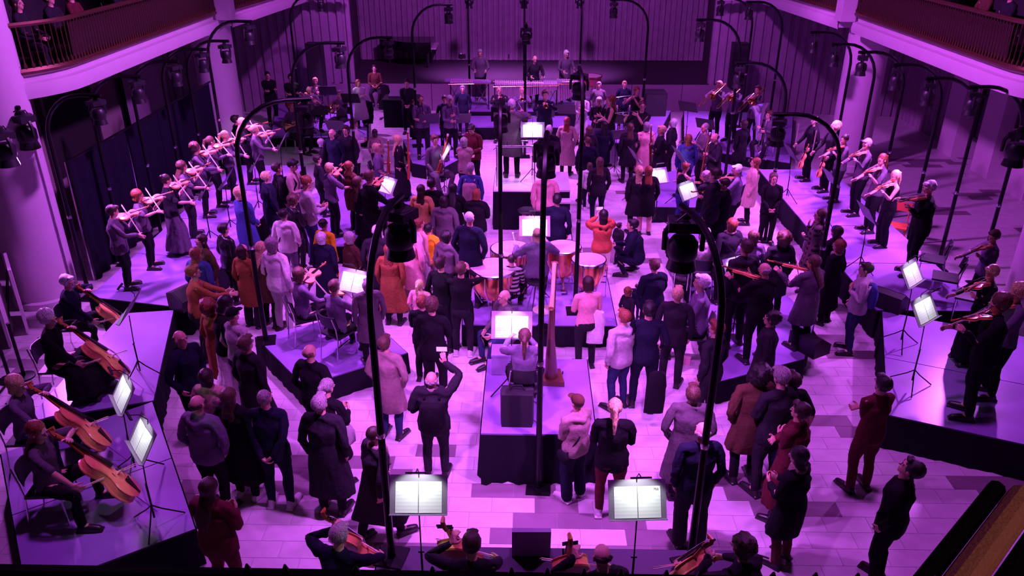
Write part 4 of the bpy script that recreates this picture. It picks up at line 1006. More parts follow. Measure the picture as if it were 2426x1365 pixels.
# ---- music stands
STAFF = mat('printed_sheet', (.86, .88, .86), .8, stripes=('Z', 9., (.78, .8, .8), False))
def stand_maker(hh, lit):
    def f():
        r = empty('music_stand')
        m = MB(); m.tube([(0, 0, .12), (0, 0, hh * .55)], .012, 6); m.tube([(0, 0, hh * .5), (0, .03, hh - .02)], .008, 6); m.tube([(-.03, 0, hh * .55), (.03, 0, hh * .55)], .008, 5); m.build('pole', BLACKMET, r)
        for a in (90, 210, 330):
            c, s = math.cos(R(a)), math.sin(R(a)); m = MB(); m.tube([(0, 0, .30), (.10 * c, .10 * s, .2), (.33 * c, .33 * s, .012)], .009, 5); m.build('leg', BLACKMET, r)
        D = Matrix.Translation((0, .0, hh)) @ Matrix.Rotation(R(-32), 4, 'X')   # the reader stands at -Y
        m = MB(); m.box((0, 0, .15), (.56, .008, .38)); m.box((0, -.025, -.04), (.56, .055, .008)); m.xf(D); m.build('desk', mat('lit_folder_board', (.22, .17, .26), .5) if lit else mat('black_desk', (.03, .025, .035), .4), r, smooth=False)  # lit stands: folder behind the pages, lilac light put into its colour
        if lit:
            m = MB(); m.tube([(0, .0, .31), (0, -.03, .37), (0, -.14, .41), (0, -.24, .39)], .006, 5); m.box((0, -.24, .385), (.2, .03, .015)); m.xf(D); m.build('clip_lamp', BLKPL, r)
        return r
    return f
STANDS = []; POLES = []
def stand(label, px, py, z, yaw, lit=1, hh=1.08, pages=2, power=7.):
    z = settle(z, lambda c: at(px, py, c + hh + .12)); p = at(px, py, z + hh + .12); p.z = z = ground_z(p)
    M = TM(p, yaw)
    STANDS.append((label, p))
    o = use(f'stand{hh}{lit}', stand_maker(hh, lit), M, label, 'music stand', 'black music stands of the orchestra')
    D = M @ Matrix.Translation((0, 0, hh)) @ Matrix.Rotation(R(-32), 4, 'X')
    def mk():
        r = empty('sheet_music')
        for x in (-.115, .115):
            m = MB(); m.box((x, 0, 0), (.222, .003, .30), M=Matrix.Rotation(R(2 if x > 0 else -2), 3, 'Z')); m.build('page', STAFF, r, smooth=False)
        return r
    if pages: use('sheet', mk, D @ Matrix.Translation((0, -.010, .125)), ('open white score on the ' + label)[:200], 'sheet music', 'scores on the music stands')
    if lit:
        ld = bpy.data.lights.new('clip_lamp_light', 'SPOT'); ld.spot_size = R(100); ld.spot_blend = .35; ld.shadow_soft_size = .02; ld.energy = power; ld.color = (.88, 1., .9)
        lo = bpy.data.objects.new('clip_lamp_light', ld); COL.objects.link(lo); lo.matrix_world = D @ Matrix.Translation((0, -.26, .355)) @ Matrix.Rotation(R(48), 4, 'X')
        lo.parent = o; lo.matrix_parent_inverse = o.matrix_world.inverted()
    return o

# ---- bent lighting poles with hanging moving-head lamps
def pole_maker(H, reach):
    def f():
        r = empty('lamp_pole')
        m = MB(); m.box((0, 0, .012), (.32, .32, .024)); m.lathe([(.05, .02), (.035, .1), (.03, .12)], 10); m.build('base_plate', BLACKMET, r)
        a = min(.8, reach * .8); pts = [(0, 0, .05), (0, 0, 1.6), (0, 0, H - .8)] + [(0, a * (1 - math.cos(t)), H - .8 + .8 * math.sin(t)) for t in np.linspace(.25, math.pi / 2, 7)] + [(0, reach + .12, H)]
        m = MB(); m.tube(pts, [.042, .038] + [.035] * (len(pts) - 2), 10); m.build('bent_tube', BLACKMET, r)
        m = MB(); m.lathe([(.04, 0), (.045, .03), (.04, .06)], 10, (0, 0, H * .42)); m.build('collar', CHROME, r)
        return r
    return f
def lamp_maker():
    r = empty('stage_lamp')
    m = MB(); m.lathe([(.05, 0), (.05, -.05), (.13, -.06), (.13, -.15), (.0, -.15)], 12); m.box((0, 0, -.11), (.30, .22, .09)); m.build('base_box', BLKPL, r, smooth=False)
    for x in (-.17, .17):
        m = MB(); m.tube([(x * .8, 0, -.14), (x, 0, -.2), (x, 0, -.36)], [.03, .028, .024], 6); m.build('yoke_arm', BLKPL, r)
    m = MB(); m.lathe([(0, -.22), (.10, -.23), (.135, -.28), (.135, -.40), (.115, -.44), (.13, -.50), (.14, -.54)], 16); m.build('lamp_head', BLKPL, r)
    m = MB(); m.lathe([(0, -.535), (.12, -.535)], 16); m.add([(0, 0, -.536)], []); m.build('lens', mat('lens', (.55, .35, 1.), .2, emit=1.5), r)
    m = MB(); m.tube([(0, .06, .0), (.05, .09, -.1), (.12, .06, -.16)], .008, 5); m.tube([(0, -.06, .02), (-.08, -.08, -.05), (-.13, -.02, -.15)], .008, 5); m.build('cable', BLKPL, r)
    return r
y_far = lambda p: p.y > 22
def pole(label, px, py, zp, yaw, H=4.0, reach=1.05, power=330., spot=95, tilt=.35, base=0., col=None):
    p = at(px, py, zp); base = ground_z(p) if base == 0 else base; p.z = base; POLES.append((label, p))
    M = TM(p, yaw); key = f'pole{H}{reach}'
    use(key, pole_maker(H, reach), M, label, 'lamp pole', 'bent black lamp poles around the orchestra')
    q = M @ Vector((0, reach, H - .03)); LS = 1.1 if 'near pole' in label else .88
    use('lamp', lamp_maker, TM(q, yaw + 20) @ Matrix.Scale(LS, 4), 'black moving-head lamp hanging from the ' + ' '.join(label.split()[:9]), 'stage lamp', 'moving-head lamps on the bent poles')
    power *= 5.5 if y_far(p) else 1.9
    if power:
        d = M.to_3x3() @ Vector((0, tilt, -1))
        e = (spot, power)
        ld = bpy.data.lights.new('lamp_beam', 'SPOT'); ld.energy = power; ld.color = col or LAMPCOL; ld.spot_size = R(spot); ld.spot_blend = .8; ld.shadow_soft_size = .07
        o = bpy.data.objects.new('lamp_beam', ld); COL.objects.link(o); o.location = q + Vector((0, 0, -.69)); o.rotation_euler = d.to_track_quat('-Z', 'Y').to_euler()
L_, Rr = 'left', 'right'
for i, (x, y) in enumerate([(106, 290), (211, 240), (309, 200), (381, 168), (440, 146), (498, 160)]):
    nm = ['nearest', 'second', 'third', 'fourth', 'fifth', 'sixth and farthest'][i]
    pole(f'{nm} bent pole along the left black curtain', x, y, 3.5, 96, power=330 if i < 5 else 200)
for i, (x, y) in enumerate([(2424, 285), (2316, 262), (2232, 225), (2143, 190), (2074, 168), (2018, 135)]):
    nm = ['nearest', 'second', 'third', 'fourth', 'fifth', 'sixth and farthest'][i]
    pole(f'{nm} bent pole along the right hand balcony', x, y, 3.38, -92, power=330 if i < 5 else 200)
for lb, x, y, yw, pw in [('bent pole before the tall black loudspeaker at rear left', 690, 72, 90, 150), ('bent pole arching over the horn players', 698, 240, 90, 260), ('bent pole left of the woman in the pale coat', 824, 168, 90, 200),
                         ('bent pole rising behind the mixing desk', 978, 118, 80, 180), ('straight looking pole left of the rear percussionists', 1114, 265, 0, 200), ('straight looking pole behind the marimba player', 1241, 265, 0, 200),
                         ('straight looking pole right of the rear percussionists', 1370, 265, 0, 200), ('bent pole on the stage side of the flutes', 1533, 100, -90, 200), ('bent pole at rear right nearest the stage opening', 1779, 84, -90, 150),
                         ('bent pole beside the tall loudspeaker at rear right', 1849, 95, -90, 150), ('bent pole arching over the trombone players', 1748, 165, -92, 200), ('bent pole arching over the tuba player', 1861, 240, -92, 300)]:
    pole(lb, x, y, 0 if y == 265 else 3.2, yw, power=pw)
pole('pole with a glowing lamp above the conductor', 1243, 372, 0, 180, power=200)
pole('large bent pole beside the seated viola players', 572, 430, 3.2, 78, power=420)
pole('large bent pole beside the woman in the light cardigan', 1987, 388, 3.2, -88, power=420)
pole('large near pole left of centre cut by the balcony rail', 887, 850, 3.1, 12, H=3.86, power=420, reach=.9)
pole('large near pole right of centre cut by the balcony rail', 1690, 900, 2.95, -14, H=3.80, power=420, reach=.9)
pole('tall centre pole clamped to the harpist\'s riser', 1277, 1040, .8, 4, H=4.55, reach=.9, power=300)
pole('pole standing left of the timpani', 1187, 700, 1.0, 0, H=4.1, power=300, reach=.9)
pole('pole standing right of the timpani', 1367, 620, 1.4, 0, H=4.1, power=300, reach=.9)

# lamps on bars fixed to the near columns
def bar_lamp(label, px, py, z, depth_u, power, aim):
    a = (px - 1213) / FPX; b = (py - 682.5) / FPX
    p = at(px, py, z); r = empty('lamp_bar', TM(p, 0)); tag(r, 'black bar holding the ' + label, 'bar')
    s_ = 1 if px > 1213 else -1
    m = MB(); m.tube([(0, 0, .05), (s_ * .95, 0, .05)], .04, 8); m.build('tube', BLACKMET, r)
    m = MB(); m.box((s_ * .15, 0, .05), (.06, .1, .12)); m.build('clamp', BLACKMET, r)
    use('lamp', lamp_maker, TM(p, 30) @ Matrix.Scale(1.25, 4), 'black moving-head ' + label, 'stage lamp', 'moving-head lamps on the bent poles')
    ld = bpy.data.lights.new('lamp_beam', 'SPOT'); ld.energy = power; ld.color = LAMPCOL; ld.spot_size = R(95); ld.spot_blend = .9; ld.shadow_soft_size = .07
    o = bpy.data.objects.new('lamp_beam', ld); COL.objects.link(o); o.location = p + Vector((-s_ * .05, -.1, -.72)); o.rotation_euler = (Vector(aim) - o.location).to_track_quat('-Z', 'Y').to_euler()
bar_lamp('lamp on the near side of the left column', 48, 262, 3.75, 0, 700, hw(-6.6, 10.2, .8))
bar_lamp('lower lamp at the left edge by the column', -4, 300, 3.65, 0, 700, hw(-5.4, 8.2, .8))
bar_lamp('lamp at the right edge by the near column', 2424, 300, 3.65, 0, 900, hw(6.6, 10.6, 1.0))
# ================================================================== OTHER FURNITURE
def thing(name, label, cat, M, group=None): r = empty(name, M); return tag(r, label, cat, group)
COPPER = mat('copper_bowl', (.8, .33, .16), .25, 1.)
def timpano(label, px, py, rad, zb):
    p = at(px, py, zb + .84); p.z = zb; r = thing('timpani', label, 'kettledrum', TM(p), 'kettledrums on the centre riser')
    m = MB(); m.lathe([(.05, .22), (rad * .55, .28), (rad * .85, .45), (rad * .97, .65), (rad * .97, .82)], 24); m.build('bowl', COPPER, r)
    m = MB(); m.lathe([(rad * .98, .79), (rad * 1.04, .79), (rad * 1.04, .83), (rad * .98, .84)], 24, cap=False); m.build('hoop', CHROME, r)
    m = MB(); m.lathe([(rad * .99, .832), (rad * .9, .838), (0, .838)], 24); m.build('drumhead', mat('drum_skin', (.55, .38, .46), .5), r)
    for k in range(6):
        a = R(60 * k + 10); m = MB(); m.tube([(rad * 1.02 * math.cos(a), rad * 1.02 * math.sin(a), .83), (rad * 1.0 * math.cos(a), rad * 1.0 * math.sin(a), .55), (rad * .5 * math.cos(a), rad * .5 * math.sin(a), .15)], .009, 5); m.build('tension_rod', CHROME, r)
    for k in range(3):
        a = R(120 * k - 90); m = MB(); m.tube([(0, 0, .2), (rad * .6 * math.cos(a), rad * .6 * math.sin(a), .12), (rad * .85 * math.cos(a), rad * .85 * math.sin(a), .03)], [.03, .025, .03], 6); m.build('leg', CHROME, r)
    m = MB(); m.box((0, -rad * .8, .06), (.1, .22, .03)); m.build('pedal', CHROME, r)
timpano('largest kettledrum, at the front left of the timpani', 1169, 632, .42, ZT)
timpano('second kettledrum, behind the largest one', 1211, 587, .38, ZT)
timpano('kettledrum behind the timpanist at right', 1335, 583, .33, ZT)
timpano('smallest kettledrum, at the right of the timpani', 1395, 613, .31, ZT)
r = thing('cymbal', 'pale round cymbal on a short stand before the timpani', 'cymbal', TM(at(1288, 733, ZT + .35) - Vector((0, 0, .35))))
m = MB(); m.tube([(0, 0, .02), (0, 0, .36)], .01, 6); m.lathe([(.12, 0), (.12, .02), (.01, .03)], 10); m.build('stand', BLACKMET, r)
m = MB(); m.lathe([(.19, .345), (.05, .36), (.03, .375), (0, .38)], 24); m.lathe([(.0, .36), (.05, .352), (.19, .338)], 24); m.build('plate', mat('pale_brass', (.85, .8, .6), .3, .7), r)
r = thing('score_rack', 'low chrome rack beside the smallest kettledrum', 'rack', TM(at(1405, 650, ZT + .45) - Vector((0, 0, .45)), 8))
for z in (.3, .42, .54):
    m = MB(); m.tube([(-.25, 0, z), (.25, 0, z)], .014, 6); m.build('rail', CHROME, r)
for x in (-.25, .25):
    m = MB(); m.tube([(x, 0, 0), (x, 0, .6)], .012, 6); m.build('post', CHROME, r)
# stool with pale wooden legs behind the timpanist
r = thing('wooden_stool', 'tall black-seated stool with splayed wooden legs by the podium', 'stool', TM(at(1250, 500, .7) - Vector((0, 0, .7)), 20))
m = MB(); m.lathe([(0, .68), (.2, .68), (.23, .72), (.2, .74), (0, .72)], 18); m.build('seat', BLKPL, r)
for a in (45, 135, 225, 315):
    c, s = math.cos(R(a)), math.sin(R(a)); m = MB(); m.tube([(.1 * c, .1 * s, .69), (.27 * c, .27 * s, 0)], [.018, .013], 6); m.build('leg', mat('beech', (.7, .4, .3), .4), r)
m = MB(); m.tube([(.19, .19 * 0, .28), (0, .19, .28), (-.19, 0, .28), (0, -.19, .28), (.19, 0, .28)], .008, 5); m.build('footrest', CHROME, r)
# podium guard rail
r = thing('podium_rail', 'bright guard rail behind the conductor on the podium', 'rail', TM(at(1222, 347, ZC + .98) - Vector((0, 0, .98)), 1))
r.location.z = ZC
m = MB(); m.tube([(-.46, 0, .98), (.46, 0, .98)], .025, 8); m.build('handrail', CHROME, r)
for x in (-.44, .44):
    m = MB(); m.tube([(x, 0, 0), (x, 0, .98)], .018, 6); m.build('post', CHROME, r)
for x in (-.2, .2):
    m = MB(); m.tube([(x, 0, .98), (x, .05, 1.1)], .008, 5); m.box((x, .05, 1.1), (.16, .05, .012)); m.build('clip', CHROME, r)
# loudspeakers
def speaker(label, M, d=(.6, .55, 1.75)):
    r = thing('loudspeaker', label, 'loudspeaker', M); w, t, h = d
    m = MB(); m.box((0, 0, h / 2 + .02), (w, t, h)); m.build('cabinet', BLKPL, r, smooth=False)
    m = MB(); m.box((0, -t / 2 - .01, h / 2 + .02), (w * .9, .02, h * .93)); m.build('grille', mat('grille_mesh', (.02, .018, .022), .7, noise=.4, scale=90, bump=.5), r, smooth=False)
    for x in (-w * .4, w * .4):
        m = MB(); m.box((x, 0, .012), (.06, t, .024)); m.build('foot', BLKPL, r, smooth=False)
for lb, px in (('tall black loudspeaker on a stand at the rear left wall', 755), ('tall black loudspeaker on a stand at the rear right wall', 1742)):
    p = hw(0, 28.2); p = at(px, 200, 1.1); k = 28.2 / p.y; p = Vector((px - 1213, 0, 0)) * (28.2 * math.cos(PITCH) + 6 * math.sin(PITCH)) / FPX; p.y = 28.2; p.z = 0
    st_ = thing('speaker_stand', lb.replace('tall black loudspeaker on a stand', 'black stand under the loudspeaker'), 'stand', TM(p))
    m = MB(); m.box((0, 0, .02), (.5, .5, .04)); m.tube([(0, 0, .02), (0, 0, 1.1)], .05, 8); m.box((0, 0, 1.1), (.4, .35, .04)); m.build('pole', BLACKMET, st_, smooth=False)
    speaker(lb, TM(p + Vector((0, 0, 1.12)), 3), (.52, .45, 1.5))
speaker('black loudspeaker box standing behind the flutes', TM(at(1545, 297), 0), (.75, .7, 1.15))
def wedge(label, px, py, yaw, z):
    r = thing('stage_monitor', label, 'loudspeaker', TM(at(px, py, z), yaw))
    m = MB(); m.prism([(-.19, 0), (.19, 0), (.19, .18), (-.05, .34), (-.19, .30)], -.27, .27); m.xf(Matrix.Rotation(R(90), 4, 'X')); m.build('cabinet', BLKPL, r, smooth=False)
    m = MB(); m.add([(.192, -.25, .19), (.192, .25, .19), (-.04, .25, .345), (-.04, -.25, .345)], [(0, 1, 2, 3)]); m.build('grille', mat('grille_mesh', (.02, .018, .022), .7, noise=.4, scale=90, bump=.5), r, smooth=False)
wedge('black wedge monitor at the corner of the left violin riser', 447, 722, 30, ZR); wedge('black wedge monitor at the corner of the right viola riser', 2105, 727, -40, ZR)
wedge('black wedge monitor beside the standing violist at right', 1915, 828, -30, ZI)
# mixing desk
r = thing('sound_desk', 'black-draped table with a small mixing console', 'table', TM(hw(-4.45, 27.4), 1.1))
m = MB(); m.box((0, 0, .46), (1.15, .8, .92)); m.build('drape', SKIRT, r, smooth=False)
m = MB(); m.box((0, 0, .94), (1.2, .85, .04)); m.build('top', BLKPL, r, smooth=False)
r2 = thing('mixing_console', 'small mixing console on the black-draped table', 'console', TM(hw(-4.45, 27.4, .961), 1.1))
m = MB(); m.box((0, 0, .06), (.8, .45, .1), M=Matrix.Rotation(R(8), 3, 'X')); m.build('housing', mat('grey_metal', (.12, .1, .13), .4), r2, smooth=False)
m = MB()
for i in range(12):
    for j in range(4): m.box((-.36 + .065 * i, -.15 + .1 * j, .125 + .013 * j), (.02, .03, .012))
tag(m.build('faders', SILVER, r2, smooth=False), kind='stuff')
# grand piano
r = thing('grand_piano', 'black grand piano standing closed on the dark stage at left', 'piano', TM(hw(-4.75, 33.0, 1.0), 180))
m = MB(); pl = [(-.75, -.8), (.75, -.8), (.75, -.2), (.62, .3), (.3, .65), (.1, 1.1), (-.25, 1.35), (-.6, 1.2), (-.75, .8)]
m.prism([(y, x) for x, y in pl], .62, .95); m.build('case', mat('piano_lacquer', (.008, .007, .01), .15), r, smooth=False)
m = MB(); m.prism([(y * 1.01, x * 1.01) for x, y in pl], .96, .99); m.build('lid', mat('piano_lacquer', (.008, .007, .01), .15), r, smooth=False)
m = MB(); m.box((-.9, 0, .74), (.2, 1.4, .04)); m.build('keyboard', mat('ivory_keys', (.7, .65, .7), .3), r, smooth=False)
for x, y in ((-.65, -.6), (-.65, .6), (1.0, -.3)):
    m = MB(); m.tube([(x, y, 0), (x, y, .62)], [.04, .07], 8); m.build('leg', BLKPL, r)
# small floor lamps along the stage back wall
for i, px in enumerate((1095, 1206, 1290, 1394, 1507)):
    p = at(px, 141, 1.0)
    def mk():
        r = empty('floor_lamp'); m = MB(); m.box((0, 0, .14), (.3, .14, .18)); m.build('housing', BLKPL, r, smooth=False); m = MB(); m.box((0, -.01, .24), (.26, .06, .012)); m.build('lens', mat('dim_lens', (.8, .6, .9), .4, emit=.5), r, smooth=False)
        m = MB(); m.tube([(-.16, 0, .14), (-.18, 0, 0), (.18, 0, 0), (.16, 0, .14)], .012, 5); m.build('bracket', BLACKMET, r); return r
    use('floorlamp', mk, TM(p), ['leftmost', 'second', 'third', 'fourth', 'rightmost'][i] + ' small black lamp on the floor before the stage back wall', 'stage lamp', 'small lamps along the stage back wall')
# percussion at the rear centre
ZP = .55
platform('riser under the three rear percussionists', pq(ZP, (1080, 264), (1400, 264), (1400, 226), (1085, 226)), ZP)
def barset(label, px, py, w, d, h, z, name, bars=24, yaw=0, pipes=True):
    p = at(px, py, z + h); p.z = z; r = thing(name, label, name.replace('_', ' '), TM(p, yaw))
    m = MB()
    for i in range(bars):
        x = -w / 2 + w * (i + .5) / bars; L = d * (1 - .45 * i / bars); m.box((x, -.06, h), (w / bars * .8, L * .55, .02)); m.box((x, .12 + .1 * (1 - i / bars), h + .02), (w / bars * .7, L * .4, .02))
    tag(m.build('tone_bars', mat('tone_bar', (.62, .45, .6), .3), r, smooth=False), kind='stuff')
    m = MB()
    for y in (-d / 2, d / 2): m.tube([(-w / 2 - .05, y, h - .04), (w / 2 + .05, y * .5, h - .04)], .016, 6)
    m.build('rails', BRASS, r)
    if pipes:
        m = MB()
        for i in range(bars): x = -w / 2 + w * (i + .5) / bars; m.tube([(x, -.12, h - .04), (x, -.12, h - .06 - .5 * (1 - i / bars) - .12)], w / bars * .38, 6)
        tag(m.build('resonator_tubes', mat('resonator_metal', (.8, .5, .6), .35, .8), r), kind='stuff')
    for x in (-w / 2, w / 2):
        m = MB(); m.tube([(x, -.25, 0), (x, 0, h * .5), (x, 0, h - .05)], .018, 6); m.tube([(x, .25, 0), (x, 0, h * .5)], .018, 6); m.build('leg', BLACKMET, r)
barset('long marimba with hanging resonator tubes behind the conductor', 1246, 197, 2.1, .8, .92, ZP, 'marimba', 30)
barset('vibraphone before the left rear percussionist', 1112, 193, 1.3, .6, .9, ZP, 'vibraphone', 20, pipes=False)
barset('glockenspiel before the right rear percussionist', 1365, 193, 1.3, .5, .9, ZP, 'glockenspiel', 22)
r = thing('bass_drum', 'large concert drum lying flat before the right percussionist', 'drum', TM(at(1397, 178, ZP + 1.1) - Vector((0, 0, 1.1))))
r.location.z = ZP
m = MB(); m.lathe([(.40, .78), (.40, 1.08)], 24); m.build('shell', mat('drum_shell', (.3, .08, .1), .3), r)
m = MB(); m.lathe([(.40, 1.082), (0, 1.085)], 24); m.build('drumhead', mat('drum_skin', (.55, .38, .46), .5), r)
for z in (.78, 1.05):
    m = MB(); m.lathe([(.40, z), (.43, z), (.43, z + .04), (.40, z + .04)], 24, cap=False); m.build('hoop', BRASS, r)
for a in (40, 160, 280):
    m = MB(); m.tube([(.35 * math.cos(R(a)), .35 * math.sin(R(a)), .8), (.45 * math.cos(R(a)), .45 * math.sin(R(a)), 0)], .015, 6); m.build('leg', CHROME, r)
for i, (px, py) in enumerate([(1075, 186), (1142, 190), (1310, 190)]):
    p = at(px, py, ZP + .95); p.z = ZP; r = thing('percussion_table', ['small table of percussion left of the vibraphone', 'snare table before the left rear percussionist', 'small table of percussion beside the marimba'][i], 'table', TM(p, 0))
    m = MB(); m.box((0, 0, .9), (.6, .4, .04)); m.build('top', mat('table_cloth_violet', (.3, .2, .4), .7), r, smooth=False)
    for x in (-.25, .25):
        m = MB(); m.tube([(x, -.15, 0), (-x, .15, .88)], .012, 5); m.build('leg', CHROME, r)
# white leaning flats with an A-frame at far left
for i, (px, py) in enumerate([(28, 800), (62, 770)]):
    r = thing('display_board', ['white display board nearest the left edge', 'white display board in front of the left column'][i], 'board', TM(at(px, py), 62 - 6 * i))
    m = MB(); m.box((0, 0, .66), (.9, .05, 1.25)); m.build('panel', CREAM, r, smooth=False)
    m = MB()
    for x in (-.3, .3): m.tube([(x, -.30, .01), (x * .3, -.04, 1.1)], .015, 5)
    m.build('prop_legs', BLACKMET, r)
# crowd barrier posts at far left
for i, (px, py) in enumerate([(58, 893), (24, 900)]):
    r = thing('barrier_post', ['black barrier post beside the left cello riser', 'black barrier post nearest the left edge'][i], 'post', TM(at(px, py), 0))
    m = MB(); m.tube([(0, 0, .02), (0, 0, .95), (0, 0, 1.0)], [.028, .028, .035], 10); m.build('pole', BLACKMET, r)
    m = MB(); m.lathe([(.17, 0), (.17, .02), (.03, .04)], 14); m.build('base', BLACKMET, r)
# pipe-and-drape along the left violin row
r = thing('curtain', 'long black pleated curtain on a pipe behind the left violin row', 'curtain', TM((0, 0, 0)))
pa, pb = hw(-8.98, 14.75), hw(-8.9, 22.2); d = (pb - pa).normalized(); L = (pb - pa).length; nr = Vector((d.y, -d.x, 0)); vs = []; k = int(L / .06)
for z in (.02, 1.3, 2.5):
    for i in range(k + 1):
        t = i / k; a = .035 * math.sin(i * .9) + .02 * math.sin(i * .37 + z); q = pa + d * (L * t) + nr * a * (1.2 - z * .2); vs.append((q.x, q.y, z))
fs = [(j * (k + 1) + i, j * (k + 1) + i + 1, (j + 1) * (k + 1) + i + 1, (j + 1) * (k + 1) + i) for j in range(2) for i in range(k)]
m = MB(); m.add(vs, fs); m.build('cloth', mat('violet_black_drape', (.008, .006, .016), .9, noise=.3, scale=30), r)
m = MB(); m.tube([pa + Vector((0, 0, 2.52)), pb + Vector((0, 0, 2.52))], .025, 6); m.build('top_pipe', BLACKMET, r)
for t in (0, .33, .66, 1):
    q = pa.lerp(pb, t) + nr * -.05; m = MB(); m.tube([q, q + Vector((0, 0, 2.52))], .02, 6); m.build('upright', CHROME, r)
# chairs on the right, empty
for i, (px, py, yw) in enumerate([(2212, 612, -60), (2243, 655, -62), (2300, 700, -60)]):
    p = at(px, py, ZR + .45); p.z = ZR; chair(TM(p, yw), ['empty black chair behind the white-haired violist', 'empty black chair beside the pole at right', 'empty black chair nearest the right violinists'][i])
r = thing('orange_chair', 'orange-red wooden chair behind the ponytailed violist', 'chair', TM(at(2125, 535, .45) - Vector((0, 0, .45)), -150))
OR = mat('orange_wood', (.7, .12, .06), .4)
m = MB(); m.box((0, 0, .45), (.42, .4, .03)); m.build('seat', OR, r, smooth=False)
m = MB(); m.box((0, -.2, .85), (.42, .03, .2)); m.build('backrest', OR, r, smooth=False)
for x in (-.18, .18):
    m = MB(); m.tube([(x, -.2, 0), (x, -.2, .9)], .014, 6); m.build('leg', OR, r); m = MB(); m.tube([(x, .18, 0), (x, .18, .44)], .014, 6); m.build('leg', OR, r)
# instrument case and speaker beneath the harpist
r = thing('instrument_case', 'pale violet box standing left of the harpist', 'case', TM(hw(-.42, 10.15, ZH), 1))
m = MB(); m.box((0, 0, .16), (.42, .32, .30)); m.build('body', mat('violet_board', (.25, .18, .35), .5), r, smooth=False)
m = MB(); m.box((0, 0, .325), (.43, .33, .03)); m.build('lid', mat('violet_board', (.25, .18, .35), .5), r, smooth=False)
r = thing('gear_bag', 'black bag standing behind the harpist\'s chair', 'bag', TM(at(1225, 1000, ZH), 2))
m = MB(); m.prism([(-.2, -.12), (.2, -.12), (.22, 0), (.2, .12), (-.2, .12), (-.22, 0)], 0, .5); m.build('body', mat('black_nylon', (.012, .01, .015), .8, bump=.4, scale=20), r)
m = MB(); m.tube([(-.1, 0, .5), (-.06, 0, .58), (.06, 0, .58), (.1, 0, .5)], .012, 6); m.build('handle', BLKPL, r)
r = thing('floor_box', 'low violet box on the floor right of the harp riser', 'box', TM(at(1428, 1075), 0))
m = MB(); m.box((0, 0, .12), (.2, .28, .24)); m.build('body', mat('violet_board', (.25, .18, .35), .5), r, smooth=False); m = MB(); m.box((0, 0, .25), (.21, .29, .02)); m.build('lid', mat('violet_board', (.25, .18, .35), .5), r, smooth=False)
r = thing('paper_cup_box', 'small pink carton on the floor by the near right pole', 'carton', TM(at(1626, 862), 20))
m = MB(); m.box((0, 0, .06), (.13, .1, .12)); m.build('body', mat('pink_card', (.8, .4, .5), .7), r, smooth=False); m = MB(); m.box((0, 0, .123), (.12, .09, .006)); m.build('flap', mat('pink_card', (.8, .4, .5), .7), r, smooth=False)
r = thing('seated_case', 'open case leaning behind the front cello row', 'case', TM(at(1258, 1325, ZR), 0))
m = MB(); m.box((0, 0, .24), (.42, .05, .45), M=Matrix.Rotation(R(12), 3, 'X')); m.build('lid', mat('violet_board', (.25, .18, .35), .5), r, smooth=False); m = MB(); m.box((0, .17, .03), (.42, .3, .05)); m.build('tray', BLKPL, r, smooth=False)
# the balcony rail under the camera, with little iron finials, and the velvet rail at lower right
r = empty('balcony_near'); struct(r)
VEL = mat('black_velvet_rail', (.008, .006, .01), .9, noise=.3, scale=200, bump=.4)
RA, RB = at(-200, 1385, 6.05), at(2700, 1432, 6.05)
m = MB(); m.tube([RA, RB], .035, 8); m.build('handrail', VEL, r)
def on_rail(px):
    t = (at(px, 1400, 6.05).x - RA.x) / (RB.x - RA.x); return RA.lerp(RB, t)
for px in (595, 684, 850, 1028, 1212, 1295, 1380, 1465, 1570, 1647, 1815, 1912, 2008, 2186):
    q = on_rail(px); m = MB(); m.tube([q, q + Vector((0, .0, .036)), q + Vector((0, 0, .045)), q + Vector((0, 0, .058))], [.005, .006, .007, .002], 6); m.build('finial', BLACKMET, r)
r = empty('velvet_rail'); struct(r)
a, b = at(2426, 1180, 6.0), at(2250, 1420, 6.0)
m = MB(); m.tube([a, b], .030, 10); m.build('padding', mat('orange_velvet', (.9, .33, .26), .9, noise=.3, scale=150, bump=.4), r)
d = (b - a).normalized(); nr = Vector((d.y, -d.x, 0))
for k, rr in ((-.052, .020), (.050, .018)):
    m = MB(); m.tube([a + nr * k + Vector((0, 0, -.005)), b + nr * k + Vector((0, 0, -.005))], rr, 8); m.build('edge_rail', VEL, r)
# ================================================================== MUSICIANS
GV = 'string players'
# left row (violins), standing on the left riser, facing the centre
P('nearest violinist of the left row, short brown hair', 272, 486, ZR, 75, 'violin', 'm', 'shortb', 'jacket-pur', 'trousers-blk', foot=(306, 682))
P('second violinist of the left row, auburn bob, bow raised', 325, 449, ZR, 80, 'violinup', 'f', 'boba', 'tee-pur', 'jeans-blk', foot=(361, 634), acc='G')
P('third violinist of the left row, dark bun, long pleated skirt', 395, 413, ZR, 72, 'violin', 'f', 'bunb', 'tee-dk', 'longskirt-pur', foot=(424, 584))
P('fourth violinist of the left row, long brown hair', 433, 381, ZR, 72, 'violin', 'f', 'longl', 'tee-pur', 'wide-dk', foot=(474, 550))
P('fifth violinist of the left row, curly-haired bearded man', 463, 338, ZR, 75, 'violin', 'm', 'curlyl', 'jacket-pur', 'trousers-blk', foot=(490, 512))
P('sixth violinist of the left row, ponytail and glasses', 500, 323, ZR, 78, 'violinup', 'f', 'ponyl', 'shirt-pur', 'trousers-blk', foot=(528, 478), acc='G')
P('seventh violinist of the left row, blonde ponytail', 535, 310, ZR, 78, 'violin', 'f', 'ponyy', 'shirt-pur', 'trousers-dk', foot=(562, 452))
P('farthest violinist of the left row, long light hair', 577, 280, ZR, 82, 'violin', 'f', 'longy', 'jacket-blk', 'trousers-blk', foot=(610, 420))
